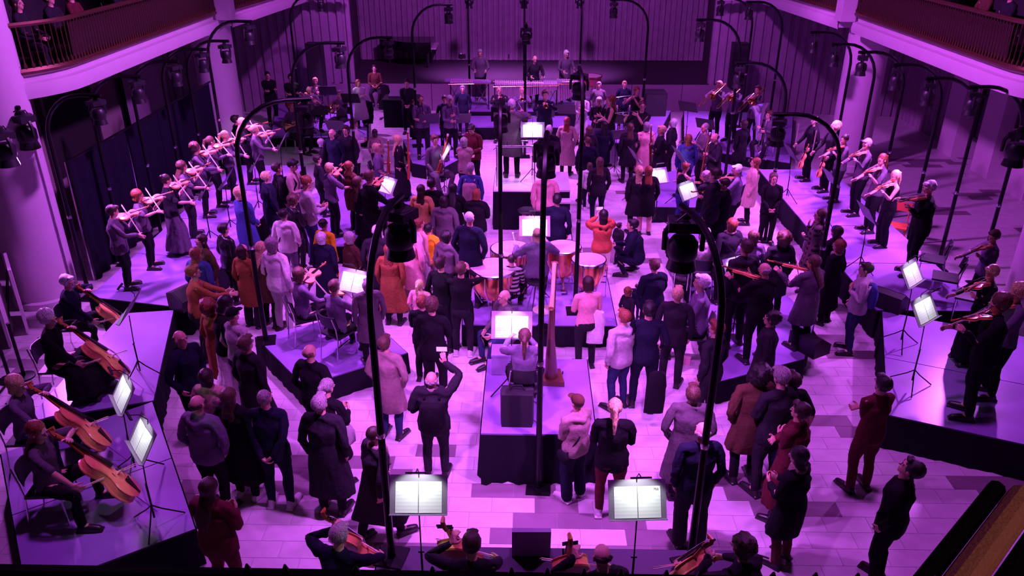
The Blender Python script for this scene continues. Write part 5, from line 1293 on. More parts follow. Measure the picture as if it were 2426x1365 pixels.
P('violinist half hidden behind the farthest left violinist', 606, 296, ZR, 82, 'violin', 'f', 'shorty', 'shirt-pur', 'trousers-blk')
P('violinist in a plum short-sleeved top at left centre', 770, 386, ZI, 55, 'violin', 'f', 'shorty', 'tee-vio', 'trousers-blk', foot=(795, 558))
P('violinist in a long black dress holding a lowered bow', 830, 418, ZI, 50, 'viorest', 'f', 'longl', 'dress-blk', None, foot=(864, 592))
P('dark-suited violinist facing a lit stand at left centre', 875, 386, ZI, 60, 'violin', 'm', 'shortl', 'jacket-blk', 'trousers-dk', foot=(878, 528))
# cellos at left
P('white-haired cellist at the rear of the left risers', 160, 653, ZR, 86, 'cello', 'm', 'shortw', 'jacket-navy', 'trousers-dk', h=1.8)
P('curly pale-haired cellist in a black lace top', 115, 738, ZR, 86, 'cello', 'f', 'curlyw', 'shirt-blk', 'longskirt-blk', h=1.72)
P('short blonde cellist in a patterned tunic at the left edge', 40, 893, ZR, 86, 'cello', 'f', 'boby', 'shirt-vio', 'wide-navy', h=1.7)
P('brown-haired cellist nearest the camera at left', 90, 1003, ZR, 86, 'cello', 'f', 'longa', 'tee-pur', 'trousers-blk', h=1.7)
# right row (violas), facing left
P('farthest violist of the right row, balding man', 1930, 275, ZR, -95, 'viorest', 'm', 'fringel', 'jacket-blk', 'trousers-blk', foot=(1908, 426))
P('second farthest violist of the right row, blonde curls', 1978, 288, ZR, -95, 'viorest', 'f', 'curlyy', 'shirt-dk', 'trousers-blk', foot=(1950, 452))
P('violist of the right row with a dark bun', 2006, 320, ZR, -92, 'violin', 'f', 'bunb', 'tee-pur', 'trousers-dk', foot=(1975, 476))
P('violist of the right row, man with glasses and dark shirt', 2056, 330, ZR, -92, 'violin', 'm', 'shortg', 'shirt-pur', 'trousers-blk', foot=(2022, 508), acc='G')
P('violist of the right row with a brown ponytail', 2085, 366, ZR, -92, 'violin', 'f', 'ponya', 'tee-pur', 'trousers-blk', foot=(2056, 548))
P('blonde ponytailed violist in a black sleeveless top', 2125, 405, ZR, -90, 'violin', 'f', 'ponyy', 'vest-blk', 'wide-blk', foot=(2086, 582))
P('white-haired violist in a black suit on the right riser', 2208, 430, ZR, -78, 'violinup', 'm', 'shortw', 'jacket-blk', 'trousers-blk', foot=(2155, 650))
P('violinist in a violet shirt standing by the right column', 2355, 547, ZR, -85, 'violin', 'm', 'shortl', 'shirt-vio', 'trousers-blk', h=1.72)
P('blonde violinist in a black dress at the right edge', 2350, 631, ZR, -85, 'violin', 'f', 'shorty', 'dress-blk', None, h=1.66)
P('curly blond violinist at the right edge of the frame', 2411, 676, ZR, -80, 'violin', 'm', 'curlyy', 'shirt-vio', 'trousers-blk', h=1.8)
P('dark-curled violinist nearest the camera at right', 2368, 700, ZR, -66, 'violin', 'm', 'curlyl', 'jacket-blk', 'trousers-blk', foot=(2290, 985))
# inner strings at right
P('white-haired violinist before a dark speaker at right centre', 1744, 391, ZI, -70, 'violin', 'm', 'shortw', 'shirt-vio', 'trousers-blk', acc='G', foot=(1738, 490))
P('dark-coated violinist with her back turned, right of a lit stand', 1714, 424, ZI, -60, 'violinup', 'f', 'shortb', 'coat-blk', 'trousers-blk', foot=(1698, 565))
P('violinist in blue jeans beside a lit stand at right centre', 1668, 406, ZI, -50, 'violin', 'f', 'bobg', 'jacket-dk', 'wide-blue', foot=(1652, 536))
P('bald violist in a black suit seen from behind', 1806, 621, ZI, -12, 'violin', 'm', 'fringeg', 'jacket-blk', 'trousers-blk', foot=(1782, 858), h=1.85)
P('violinist in a long light cardigan seen from behind', 1924, 605, ZI, -20, 'violin', 'f', 'longl', 'coat-pur', 'trousers-dk', foot=(1878, 812))
# seated violas left of centre
P('seated violist with a patterned headband', 712, 633, ZI, 60, 'violinsit', 'f', 'bobl', 'shirt-vio', 'trousers-dk', h=1.70)
P('seated violist with a short dark cut, back to the camera', 792, 662, ZI, 35, 'violinsit', 'f', 'shortl', 'shirt-vio', 'trousers-blk', h=1.72)
# front cello row at the bottom edge
P('grey-haired cellist at the left of the front row', 808, 1240, ZR, 20, 'cello2', 'm', 'shortg', 'jacket-navy', 'trousers-blk', h=1.8)
P('dark-haired cellist second in the front row', 1118, 1258, ZR, 2, 'cello2', 'f', 'shortb', 'shirt-dk', 'trousers-blk', h=1.72)
P('bald cellist third in the front row', 1425, 1286, ZR, -8, 'cello2', 'm', 'fringeb', 'jacket-blk', 'trousers-blk', h=1.76)
P('curly-haired cellist at the right of the front row', 1752, 1266, ZR, -30, 'cello2', 'm', 'curlyb', 'jacket-dk', 'trousers-blk', h=1.76)
# horns
P('horn player in the middle of the rear left group', 731, 204, .3, 150, 'horn', 'm', 'fringel', 'tee-vio', 'jeans-blk')
P('horn player at the back of the rear left group', 746, 184, .3, 165, 'horn', 'm', 'shorty', 'shirt-pur', 'trousers-dk')
P('horn player at the left of the rear left group', 697, 198, .3, 140, 'horn', 'm', 'shortl', 'shirt-pur', 'trousers-dk')
P('horn player leaning at the right of the rear left group', 804, 214, .3, 200, 'horn', 'm', 'shortg', 'shirt-vio', 'trousers-pur')
P('horn player lowest at the left of the group', 688, 237, .3, 120, 'horn', 'f', 'shorta', 'shirt-vio', 'trousers-dk')
# woodwinds
P('clarinettist with a shaved head in a plum top', 997, 226, ZI, 165, 'clarinet', 'm', 'buzzl', 'tee-vio', 'trousers-dk')
P('grey-haired clarinettist in a violet shirt', 1066, 227, ZI, 160, 'clarinet', 'm', 'shortw', 'shirt-vio', 'trousers-blk', foot=(1068, 330))
P('seated bassoonist with short blonde hair', 894, 340, ZI, 85, 'bassoonsit', 'f', 'shorty', 'tee-vio', 'trousers-pur')
P('long-haired bassoonist standing in a black gown', 956, 320, ZI, 80, 'bassoon', 'f', 'longy', 'dress-blk', None, foot=(952, 472))
P('seated bassoonist leaning back in grey trousers', 1030, 300, ZI, 150, 'bassoonsit', 'm', 'shortl', 'shirt-pur', 'trousers-pur')
P('trumpeter at the left of three before the marimba', 1183, 204, ZI, 175, 'trumpet', 'm', 'fringel', 'jacket-dk', 'trousers-blk')
P('trumpeter directly behind the conductor\'s head', 1236, 204, ZI, 180, 'trumpet', 'm', 'fringeg', 'shirt-vio', 'trousers-dk')
P('tall trumpeter in a dark suit right of the conductor', 1292, 200, ZI, 180, 'trumpet', 'm', 'shortl', 'jacket-navy', 'trousers-pur', foot=(1294, 312))
P('oboist in a pink beanie beside the black lamp', 1380, 218, ZI, 195, 'clarinet', 'f', 'beaniep', 'shirt-lg', 'skirt-lg')
P('oboist with white hair low in the woodwind row', 1419, 231, ZI, 195, 'clarinet', 'm', 'shortw', 'shirt-dk', 'trousers-vio')
P('long-haired oboist in a dark top and violet skirt', 1446, 223, ZI, -95, 'clarinet', 'f', 'longa', 'vest-dk', 'longskirt-vio')
P('flautist with long pink-lit hair at the rear', 1510, 207, ZI, 190, 'flute', 'f', 'longa', 'vest-dk', 'trousers-blk')
P('flautist in a pale green skirt', 1523, 235, ZI, 200, 'flute', 'f', 'bunl', 'tee-dk', 'longskirt-dgrn')
P('saxophonist with cropped light hair in a dark waistcoat', 1566, 298, ZI, -80, 'bassoon', 'f', 'shorty', 'coat-dk', 'trousers-vio')
P('bald reed player in a grey shirt at rear right', 1670, 291, ZI, -100, 'clarinet', 'm', 'buzzg', 'shirt-grey', 'trousers-dk')
P('balding reed player bent over his instrument at right', 1690, 316, ZI, -100, 'bassoon', 'm', 'fringeb', 'jacket-dk', 'trousers-dk', hpit=20)
# brass right
P('trombonist at the left of the three', 1704, 192, .3, 225, 'trombone', 'm', 'shorty', 'shirt-pur', 'trousers-dk')
P('trombonist in the middle of the three', 1745, 197, .3, 225, 'trombone', 'm', 'shortl', 'shirt-vio', 'trousers-dk')
P('trombonist at the right of the three', 1796, 203, .3, 225, 'trombone', 'm', 'shortl', 'jacket-pur', 'trousers-dk')
P('tuba player seated behind a silver bell', 1822, 262, .3, 220, 'tuba', 'm', 'shortl', 'shirt-pur', 'trousers-dk')
# rear percussion
P('percussionist in a grey jacket behind the vibraphone', 1137, 118, ZP, 178, 'mallets', 'm', 'shortg', 'jacket-pur', 'trousers-dk')
P('percussionist bending over the marimba', 1268, 132, ZP, 168, 'mallets', 'm', 'fringeb', 'jacket-dk', 'trousers-blk', lean=8)
P('white-haired percussionist behind the flat bass drum', 1343, 120, ZP, 165, 'mallets', 'm', 'shortw', 'jacket-pur', 'trousers-blk')
P('white-haired conductor in a grey tailcoat on the podium', 1220, 236, ZC, 0, 'conduct', 'm', 'shortw', 'coat-grey', 'trousers-blk', foot=(1212, 420))
P('timpanist in a violet shirt seated on a drum stool', 1272, 538, ZT, -8, 'timpani', 'm', 'fringel', 'jacket-vio', 'trousers-dk')
P('harpist with a long ponytail seen from behind', 1243, 777, ZH, 2, 'harp', 'f', 'ponyl', 'shirt-vio', 'wide-blk', h=1.68)

# ================================================================== AUDIENCE
P('long-haired woman in a brown coat looking back, far left', 472, 558, 0, -150, 'stand', 'f', 'longb', 'coat-brn', 'trousers-dk')
P('auburn girl in a bright blue top beside the left riser', 463, 586, 0, 20, 'stand', 'f', 'longa', 'hoodie-blue', 'jeans-dk')
P('man in a shiny black leather jacket near the left riser', 516, 530, 0, 40, 'stand2', 'm', 'shortk', 'jacket-blk!', 'trousers-blk', foot=(560, 715))
P('broad man in a terracotta sweater stretching out his arms', 498, 628, 0, 60, 'point', 'm', 'shorta', 'shirt-rust', 'trousers-dk', foot=(490, 850), h=1.85)
P('woman with a tangled auburn mane and tan coat', 498, 708, 0, 30, 'stand', 'f', 'biga', 'longcoat-rust', 'trousers-tan', foot=(508, 862))
P('dark-haired woman bowing her head above a white skirt', 546, 706, 0, 70, 'lookdown', 'f', 'bobk', 'shirt-blk', 'longskirt-wht', h=1.8)
P('man in a black cap and pale t-shirt', 548, 728, 0, 35, 'stand', 'm', 'capk', 'tee-lg', 'trousers-blk', foot=(545, 922))
P('person in a long dark coat behind the capped man', 581, 795, 0, 30, 'stand', 'm', 'shortl', 'longcoat-dk', 'trousers-blk', foot=(602, 965))
P('bald man in a navy quilted jacket by the cello riser', 424, 783, 0, 115, 'pockets', 'm', 'fringeb', 'hoodie-navy', 'trousers-blk', foot=(452, 945))
P('bald man in a violet anorak, lower left', 464, 936, 0, 15, 'pockets', 'm', 'fringeb', 'hoodie-vio', 'trousers-blk', foot=(510, 1165))
P('woman with a bob and checked pink coat', 488, 873, 0, 10, 'stand', 'f', 'bobb', 'coat-mau/pink/p', 'trousers-dk')
P('woman in a long black padded coat, lower left', 562, 918, 0, 20, 'pockets', 'f', 'longl', 'longcoat-blk', 'trousers-blk', foot=(590, 1178), acc='W')
P('grey man in jeans with hands behind his back', 631, 922, 0, 5, 'back', 'm', 'buzzg', 'jacket-navy', 'jeans-navy', foot=(668, 1200), acc='WC')
P('bald man in a black jacket beside the viola riser', 732, 815, 0, 25, 'pockets', 'm', 'fringel', 'jacket-blk', 'trousers-blk', foot=(722, 965))
P('grey ponytailed woman with a pale cloth tote', 779, 896, 0, 30, 'hold', 'f', 'ponyg', 'coat-blk', 'trousers-blk', foot=(790, 1132), acc='T')
P('grey-haired woman in a dark coat with a white badge', 756, 934, 0, 10, 'stand', 'f', 'shortg', 'longcoat-dk', 'trousers-blk', h=1.8)
P('long-haired woman in a ribbed brown jacket, bottom left', 498, 1131, 0, 15, 'hold', 'f', 'longb', 'puffer-mar', 'trousers-mar', h=1.68)
P('walker in a long black coat passing the near left pole', 880, 1009, 0, 50, 'walk', 'm', 'buzzb', 'longcoat-dk', 'trousers-blk', foot=(905, 1278), acc='S')
P('man in a rose tweed jacket behind the near left pole', 905, 795, 0, 20, 'pockets', 'm', 'shortl', 'coat-mau', 'jeans-jean', foot=(930, 1035))
P('bald man with a backpack raising his phone', 1022, 882, 0, 2, 'phone1', 'm', 'fringeg', 'puffer-dk', 'trousers-dk', foot=(1035, 1126), acc='SBF')
P('curly-haired man with a camera bag', 1025, 704, 0, 10, 'hold', 'm', 'curlyl', 'jacket-blk', 'trousers-blk', acc='XC', foot=(1005, 905))
P('woman with loose curls beside the man with the camera bag', 1001, 701, 0, 10, 'hold', 'f', 'curlya', 'jacket-blk', 'trousers-blk', h=1.52)
P('man in black photographing with both hands raised', 1092, 622, 0, 5, 'phone', 'm', 'shortl', 'shirt-blk', 'jeans-dk', foot=(1098, 842), acc='W')
P('young man in black looking towards the timpani', 1044, 608, 0, 30, 'stand', 'm', 'shortb', 'shirt-blk', 'trousers-dk', foot=(1045, 788))
P('small blonde girl glowing pink behind the near left pole', 994, 662, 0, 20, 'stand', 'f', 'ponyy', 'tee-pink', 'trousers-rust', h=1.35)
P('woman in a long rust coat with a dark braid', 962, 577, 0, 10, 'stand', 'f', 'longa', 'longcoat-rust', 'trousers-dk', foot=(935, 768))
P('bald man in a long dark coat left of centre', 908, 531, 0, 5, 'stand', 'm', 'buzzw', 'coat-dk', 'trousers-dk', foot=(908, 745))
P('white-bobbed woman in a brown coat sitting on the riser', 830, 549, 0, 50, 'sitlow', 'f', 'bobw', 'coat-brn', 'trousers-blk', h=1.7)
P('white-haired woman in a big navy coat', 762, 549, 0, 20, 'stand', 'f', 'bobw', 'longcoat-navy', 'trousers-blk', h=1.62)
P('person in a white blouse with a black crossbody strap', 670, 495, 0, 15, 'stand2', 'f', 'shortk', 'hoodie-wht', 'trousers-vio', acc='X', foot=(695, 655))
P('curly-haired person in a shiny black jacket leaning in', 698, 463, 0, 45, 'hold', 'f', 'curlyl', 'jacket-blk!', 'jeans-dk')
P('dark-haired woman in a mustard top', 766, 518, 0, 30, 'stand', 'f', 'bunk', 'shirt-org', 'trousers-dk', h=1.6)
P('young woman in a white top and jeans photographing', 729, 411, 0, 60, 'hold', 'f', 'buna', 'shirt-lg', 'jeans-jean', foot=(762, 524))
P('fair man with glasses in a dark blue coat', 651, 406, 0, 50, 'stand', 'm', 'shorty', 'coat-navy', 'jeans-jean', foot=(655, 582), acc='G')
P('dark-haired man behind the fair man with glasses', 656, 386, 0, 60, 'stand', 'm', 'shortb', 'jacket-dk', 'trousers-blk')
P('man with rolled white sleeves and a dark backpack', 697, 379, 0, 100, 'hold', 'm', 'shortk', 'shirt-mau', 'trousers-dk', acc='B', h=1.9)
P('pink-haired woman in a bright blue tweed coat', 576, 442, 0, 40, 'clasp', 'f', 'boby', 'coat-blue', 'trousers-brn', foot=(600, 642))
P('woman in a pink beanie and rust coat', 576, 581, 0, 25, 'stand', 'f', 'beaniep', 'coat-rust', 'wide-dk', foot=(604, 774), acc='X')
P('woman with very long fair hair and a fur coat', 622, 573, 0, 30, 'hold', 'f', 'longy', 'fur-brn', 'trousers-blk', foot=(657, 748))
P('grey-haired person in white half hidden in the crowd', 645, 562, 0, 30, 'stand', 'f', 'bobg', 'hoodie-wht', 'trousers-lg', h=1.85)
P('person in a speckled grey coat beside the violas', 874, 716, 0, -20, 'lookup', 'f', 'shortg', 'coat-grey', 'trousers-blk', h=1.55)
P('woman with long dark hair in a tan coat', 998, 437, 0, 15, 'stand', 'f', 'longb', 'coat-tan', 'skirt-tan', foot=(1008, 535))
P('dark-haired man in black with pale trousers', 1022, 422, 0, 10, 'stand', 'm', 'shortk', 'jacket-blk', 'trousers-pur', foot=(1040, 528))
P('woman with straight black hair left of the podium', 1074, 435, 0, 5, 'hold', 'f', 'longk', 'puffer-blk', 'jeans-dk')
P('woman in a grey parka with a pale fur hood', 1052, 464, 0, 8, 'stand', 'f', 'bobk', 'fur-grey', 'trousers-blk', foot=(1062, 608), acc='S')
P('man in a denim shirt carrying a pink backpack', 1114, 386, 0, 5, 'stand', 'm', 'shortg', 'shirt-blue', 'jeans-dk', foot=(1115, 505), acc='BP')
P('person in a black bomber jacket with pink hair', 1130, 448, 0, 10, 'hold', 'f', 'boba', 'puffer-blk', 'trousers-lg', foot=(1148, 605))
P('bald man in a dark violet shirt left of the timpani', 1112, 500, 0, 25, 'pockets', 'm', 'buzzw', 'jacket-navy', 'trousers-dk', h=1.82)
P('woman with a light bob in a mauve coat', 940, 496, 0, 20, 'stand', 'f', 'bobg', 'coat-mau', 'trousers-dk', acc='X')
P('woman in a rosy knitted cardigan', 965, 528, 0, 20, 'stand', 'f', 'bobl', 'coat-pink', 'trousers-mau', h=1.8)
P('girl with a bun and pale tank top', 994, 516, 0, 50, 'stand', 'f', 'buna', 'vest-wht', 'trousers-lg', h=1.66)
P('youth in a bright orange sweatshirt', 1016, 530, 0, 30, 'stand', 'm', 'shortk', 'hoodie-org', 'jeans-mau', h=1.50)
P('dark curly woman in a grey fur coat', 1060, 547, 0, 30, 'stand', 'f', 'curlyk', 'fur-grey', 'trousers-blk', acc='S')
P('woman in a long pale coat with a jacket over her arm', 849, 198, 0, 150, 'crossed', 'f', 'boba', 'longcoat-lg', 'trousers-blk', h=1.7)
P('woman in a white cardigan behind the pole at rear left', 842, 283, 0, 90, 'hold', 'f', 'longl', 'coat-wht', 'trousers-blk', foot=(850, 398))
P('woman sitting on the edge of the stage', 886, 154, .50, 175, 'dangle', 'f', 'longk', 'shirt-brn', 'trousers-dk')
P('man behind the mixing desk with a lit face', 963, 188, 0, 178, 'clasp', 'm', 'shortk', 'shirt-dk', 'trousers-blk')
P('child in a rosy jumper below the mixing desk', 888, 306, 0, 10, 'stand', 'f', 'bobb', 'shirt-mau', 'trousers-dk', h=1.4)
P('fair balding man in a dark blue jacket at rear left', 785, 305, 0, 200, 'stand', 'm', 'fringey', 'jacket-navy', 'trousers-dk')
P('tall dark figure beside the fair balding man', 818, 298, 0, 190, 'stand', 'm', 'shortb', 'coat-dk', 'trousers-blk')
P('grey curly woman in a black jacket at rear left', 763, 329, 0, 80, 'stand', 'f', 'bobg', 'jacket-blk', 'trousers-dk', h=1.48)
P('dark-haired child by the grey curly woman', 752, 368, 0, 60, 'stand', 'f', 'shortb', 'shirt-dk', 'trousers-dk', h=1.45)
P('brown-haired woman in a fur coat behind the violinists', 828, 382, 0, 50, 'stand', 'f', 'longa', 'fur-brn', 'trousers-dk', h=1.6)
P('man in black with folded arms by the rear left wall', 633, 170, 0, 150, 'crossed', 'm', 'shortk', 'jacket-blk', 'trousers-blk', h=1.8)
P('dim man in black right of the folded-arm man', 688, 175, 0, 160, 'crossed', 'm', 'shortk', 'jacket-blk', 'trousers-blk', h=1.8)
P('dim person standing beside the rear left column', 557, 273, 0, 60, 'stand', 'm', 'shortb', 'jacket-blk', 'trousers-blk')
P('man in a blue shirt behind the clarinets', 1053, 226, 0, 170, 'stand', 'm', 'shortb', 'shirt-navy', 'trousers-dk', h=1.95)
P('fair man in a dark blazer beside the clarinets', 1096, 214, 0, 180, 'stand', 'm', 'shortg', 'jacket-navy', 'trousers-dk')
P('bald bearded man in a black coat by the clarinets', 982, 236, 0, 150, 'pockets', 'm', 'buzzl', 'coat-blk', 'trousers-dk', h=1.58)
P('dark-haired man looking down left of the podium', 1114, 299, 0, 200, 'lookdown', 'm', 'shortk', 'jacket-mar', 'trousers-blk')
P('grey-haired woman in a mauve cardigan left of the podium', 1100, 325, 0, 20, 'crossed', 'f', 'bobg', 'jacket-mau', 'trousers-blk', foot=(1105, 420))
P('white-haired figure in black right of the podium', 1301, 297, 0, 5, 'stand', 'm', 'shortw', 'puffer-blk', 'trousers-blk', foot=(1300, 405))
P('long-haired woman in a rosy long coat', 1344, 277, 0, 15, 'stand', 'f', 'longa', 'longcoat-mau', 'trousers-blk', foot=(1344, 398))
P('brown-haired person right of the rosy long coat', 1395, 299, 0, -20, 'stand', 'f', 'bobl', 'jacket-dk', 'trousers-dk')
P('bald man in a dark velvet jacket behind the centre pole', 1393, 322, 0, -10, 'stand', 'm', 'buzzl', 'jacket-navy', 'jeans-dk', foot=(1405, 455))
P('long-haired woman in navy right of the bald man', 1431, 287, 0, -15, 'stand', 'f', 'longk', 'coat-navy', 'trousers-blk', foot=(1428, 402))
P('woman with a bag strap over a dark patterned coat', 1497, 292, 0, -10, 'stand', 'f', 'longl', 'coat-dk', 'trousers-dk', foot=(1484, 432), acc='X')
P('tall hooded figure in a pink-mauve coat', 1532, 289, 0, -10, 'stand', 'f', 'bobg', 'longcoat-pink', 'trousers-mau', foot=(1525, 400))
P('white-haired person behind the saxophonist', 1594, 281, 0, -60, 'stand', 'f', 'bobw', 'jacket-dk', 'trousers-dk')
P('child in a white sweater and jeans', 1397, 385, 0, -10, 'stand', 'f', 'bobl', 'hoodie-wht', 'jeans-navy', foot=(1392, 497), acc='W', h=1.3)
P('woman in dark clothes beside the child in white', 1421, 372, 0, -10, 'stand', 'f', 'longl', 'jacket-dk', 'jeans-navy', foot=(1414, 494), acc='W')
P('woman in black with a long pink-blonde plait', 1514, 392, 0, -10, 'stand', 'f', 'longy', 'coat-dk', 'trousers-blk', foot=(1492, 545))
P('woman with long auburn hair and pink trousers', 1537, 393, 0, -5, 'stand', 'f', 'longa', 'coat-blk', 'trousers-pink', foot=(1538, 526))
P('man in a bright pink shirt beside the podium steps', 1293, 398, 0, 0, 'stand', 'm', 'shortl', 'hoodie-pink', 'trousers-dk', h=1.8)
P('man in dark navy standing behind the timpani', 1320, 459, 0, 5, 'stand', 'm', 'shortk', 'jacket-navy', 'trousers-dk')
P('dark-haired woman in a red jacket photographing', 1430, 496, 0, -5, 'phone', 'f', 'longk', 'hoodie-red', 'shorts-cream', acc='F', foot=(1432, 628))
P('man in a navy padded jacket crouching by a toddler', 1498, 519, 0, -80, 'crouch', 'm', 'shortk', 'puffer-navy', 'trousers-navy', h=1.8)
P('toddler standing in front of the crouching man', 1476, 533, 0, 60, 'stand', 'f', 'shortb', 'puffer-dk', 'trousers-dk', foot=(1462, 628), h=1.0)
P('woman in a navy coat holding a baby', 1548, 614, 0, -20, 'hold', 'f', 'shortl', 'puffer-navy', 'trousers-dk')
P('small child beside the woman in the navy coat', 1491, 680, 0, 60, 'stand', 'f', 'boba', 'shirt-dk', 'trousers-dk', h=1.15)
P('baby in dark blue carried at the woman\'s chest', 1509, 672, .55, 20, 'stand', 'm', 'buzzb', 'puffer-navy', 'trousers-navy', h=.72)
P('woman in a cream shirt with a pale jacket at her hip', 1392, 655, 0, -10, 'hold', 'f', 'bobb', 'shirt-pink', 'trousers-dk', foot=(1405, 848))
P('man in a striped jumper sitting before the timpani', 1212, 629, 0, 10, 'sitlow', 'm', 'buzzb', 'shirt-dk/lg/z', 'trousers-blk', h=1.78)
P('balding grey man crouching beside the harpist\'s stand', 1194, 687, 0, -120, 'sitlow', 'm', 'fringeg', 'jacket-grey', 'jeans-jean', h=1.78)
P('boy in a pale sweatshirt and ripped jeans', 1478, 733, 0, -35, 'stand', 'm', 'shorta', 'hoodie-lg', 'jeans-jean', foot=(1462, 968))
P('man in a navy jumper holding a black coat', 1528, 715, 0, 5, 'stand2', 'm', 'shortk', 'shirt-navy', 'jeans-navy', foot=(1518, 968))
P('bearded man in a brown cap and pale jumper', 1376, 935, 0, -35, 'clasp', 'm', 'capn', 'hoodie-mau', 'wide-navy', foot=(1358, 1180), acc='WX')
P('woman with a long blonde ponytail and black jacket', 1486, 943, 0, 5, 'hold', 'f', 'ponyy', 'jacket-blk', 'jeans-mar', foot=(1440, 1222), acc='W')
P('grey-haired person in a slate overcoat behind the near pole', 1636, 912, 0, 5, 'pockets', 'm', 'shortl', 'longcoat-grey', 'trousers-dk', foot=(1612, 1180))
P('bald man in a navy suit behind the near right pole', 1642, 1000, 0, -5, 'stand', 'm', 'fringeg', 'jacket-navy', 'wide-dk', foot=(1630, 1290), acc='C')
P('older man in a dark suit right of the near right pole', 1698, 760, 0, -45, 'stand', 'm', 'shorta', 'jacket-dk', 'trousers-dk', foot=(1690, 965), acc='C')
P('curly-haired man in a black suit with a white collar', 1812, 738, 0, -70, 'pockets', 'm', 'curlyk', 'coat-dk', 'trousers-blk', foot=(1792, 965), acc='C')
P('grey-haired listener seated below the bald violist', 1666, 633, ZI, -80, 'sit', 'f', 'shortw', 'shirt-vio', 'trousers-dk', acc='C')
P('pink-lit short-haired man behind the near right lamp', 1608, 679, 0, 20, 'stand', 'm', 'shorty', 'jacket-dk', 'trousers-dk')
P('woman in a blue and lilac checked coat', 1632, 552, ZI, 10, 'sit', 'f', 'bobg', 'coat-lg/blue/p', 'trousers-lg', h=1.8)
P('person in a fluffy lilac jacket beside the checked coat', 1672, 538, ZI, 5, 'sit', 'f', 'bobw', 'fur-lg', 'trousers-dk', h=1.75)
P('dark red-haired woman with a big rosy scarf', 1734, 516, 0, -20, 'stand', 'f', 'boba', 'coat-dk', 'trousers-blk', acc='S')
P('short-haired woman in a lilac top by the right riser', 1785, 545, 0, -10, 'stand', 'f', 'bobl', 'coat-vio', 'trousers-dk')
P('young man with dark hair before the big lit stand', 1769, 567, 0, -25, 'stand', 'm', 'shortb', 'hoodie-dk', 'trousers-blk', h=1.9)
P('woman with a wide mass of frizzy hair', 1856, 548, 0, -10, 'stand', 'f', 'bigl', 'coat-dk', 'trousers-blk')
P('woman in a checked coat leaning on the right riser', 1944, 496, 0, -75, 'chin', 'f', 'longl', 'coat-dk/mau/p', 'trousers-blk', acc='T', h=1.72)
P('person in a blue beanie against the right riser', 1983, 535, 0, -30, 'stand', 'f', 'beanieu', 'coat-dk', 'trousers-blk')
P('woman with a pink fur scarf and long black coat', 1990, 567, 0, -40, 'stand', 'f', 'boba', 'longcoat-blk', 'trousers-blk', foot=(1950, 765), acc='S')
P('man in a lilac jumper with a bright blue backpack', 2045, 622, 0, -75, 'strap', 'm', 'shortb', 'hoodie-lg', 'jeans-jean', foot=(2008, 833), acc='U')
P('boy in a black t-shirt and vivid blue jeans', 1880, 881, 0, -15, 'walk', 'm', 'shortb', 'tee-blk', 'jeans-blue', foot=(1822, 1095), acc='W')
P('figure with huge dark hair and a long brown coat', 1800, 862, 0, -12, 'pockets', 'f', 'bigk', 'coat-brn', 'trousers-blk', foot=(1755, 1138))
P('bearded man in a maroon coat looking left', 1898, 953, 0, -45, 'crossed', 'm', 'shortb', 'longcoat-mar', 'trousers-mar', foot=(1868, 1195))
P('dark-haired woman in a wide black coat, lower right', 1886, 1058, 0, -40, 'hold', 'f', 'bobk', 'coat-blk', 'trousers-brn', foot=(1838, 1320), acc='S')
P('man in a brown jumper with folded arms, right', 2083, 889, 0, -15, 'crossed', 'm', 'shortk', 'shirt-mar', 'trousers-mar', foot=(2030, 1160))
P('man in black looking up at the bottom right', 2172, 1092, 0, -50, 'pockets', 'm', 'shortk', 'jacket-blk', 'trousers-blk', h=1.8, hpit=-20)
P('grey-haired person with a camera beside the boy in jeans', 1848, 868, 0, -20, 'hold', 'm', 'shortg', 'jacket-dk', 'trousers-dk', h=1.92)
P('woman in a black trouser suit before the right riser', 1835, 411, 0, -175, 'clasp', 'f', 'bobl', 'jacket-blk', 'trousers-blk', foot=(1812, 570))
P('woman in a brown blazer with a long plait', 1786, 374, 0, -80, 'stand', 'f', 'longa', 'coat-bge', 'trousers-blk', foot=(1768, 530))
P('fair-haired man in a dark waistcoat and pale jeans', 1628, 401, 0, 60, 'hold', 'm', 'shorta', 'vest-dk', 'jeans-blue', foot=(1600, 535))
P('dark-haired listener behind the jeans violinist', 1694, 398, 0, -60, 'stand', 'm', 'shortb', 'jacket-dk', 'trousers-blk', h=1.95)
P('red-haired person in vivid blue behind the reed players', 1631, 318, 0, -10, 'stand', 'f', 'longa', 'hoodie-blue', 'trousers-dk', h=1.6)
P('woman in black with rosy hair near the tuba', 1759, 313, 0, -30, 'stand', 'f', 'bobb', 'coat-blk', 'trousers-blk', h=1.6)
P('grey man standing behind the woodwind row', 1419, 205, 0, 185, 'stand', 'm', 'shortg', 'jacket-grey', 'trousers-dk')
P('fair man in a dark suit behind the long-haired oboist', 1480, 196, 0, 182, 'stand', 'm', 'shorty', 'jacket-navy', 'trousers-dk', h=1.86)
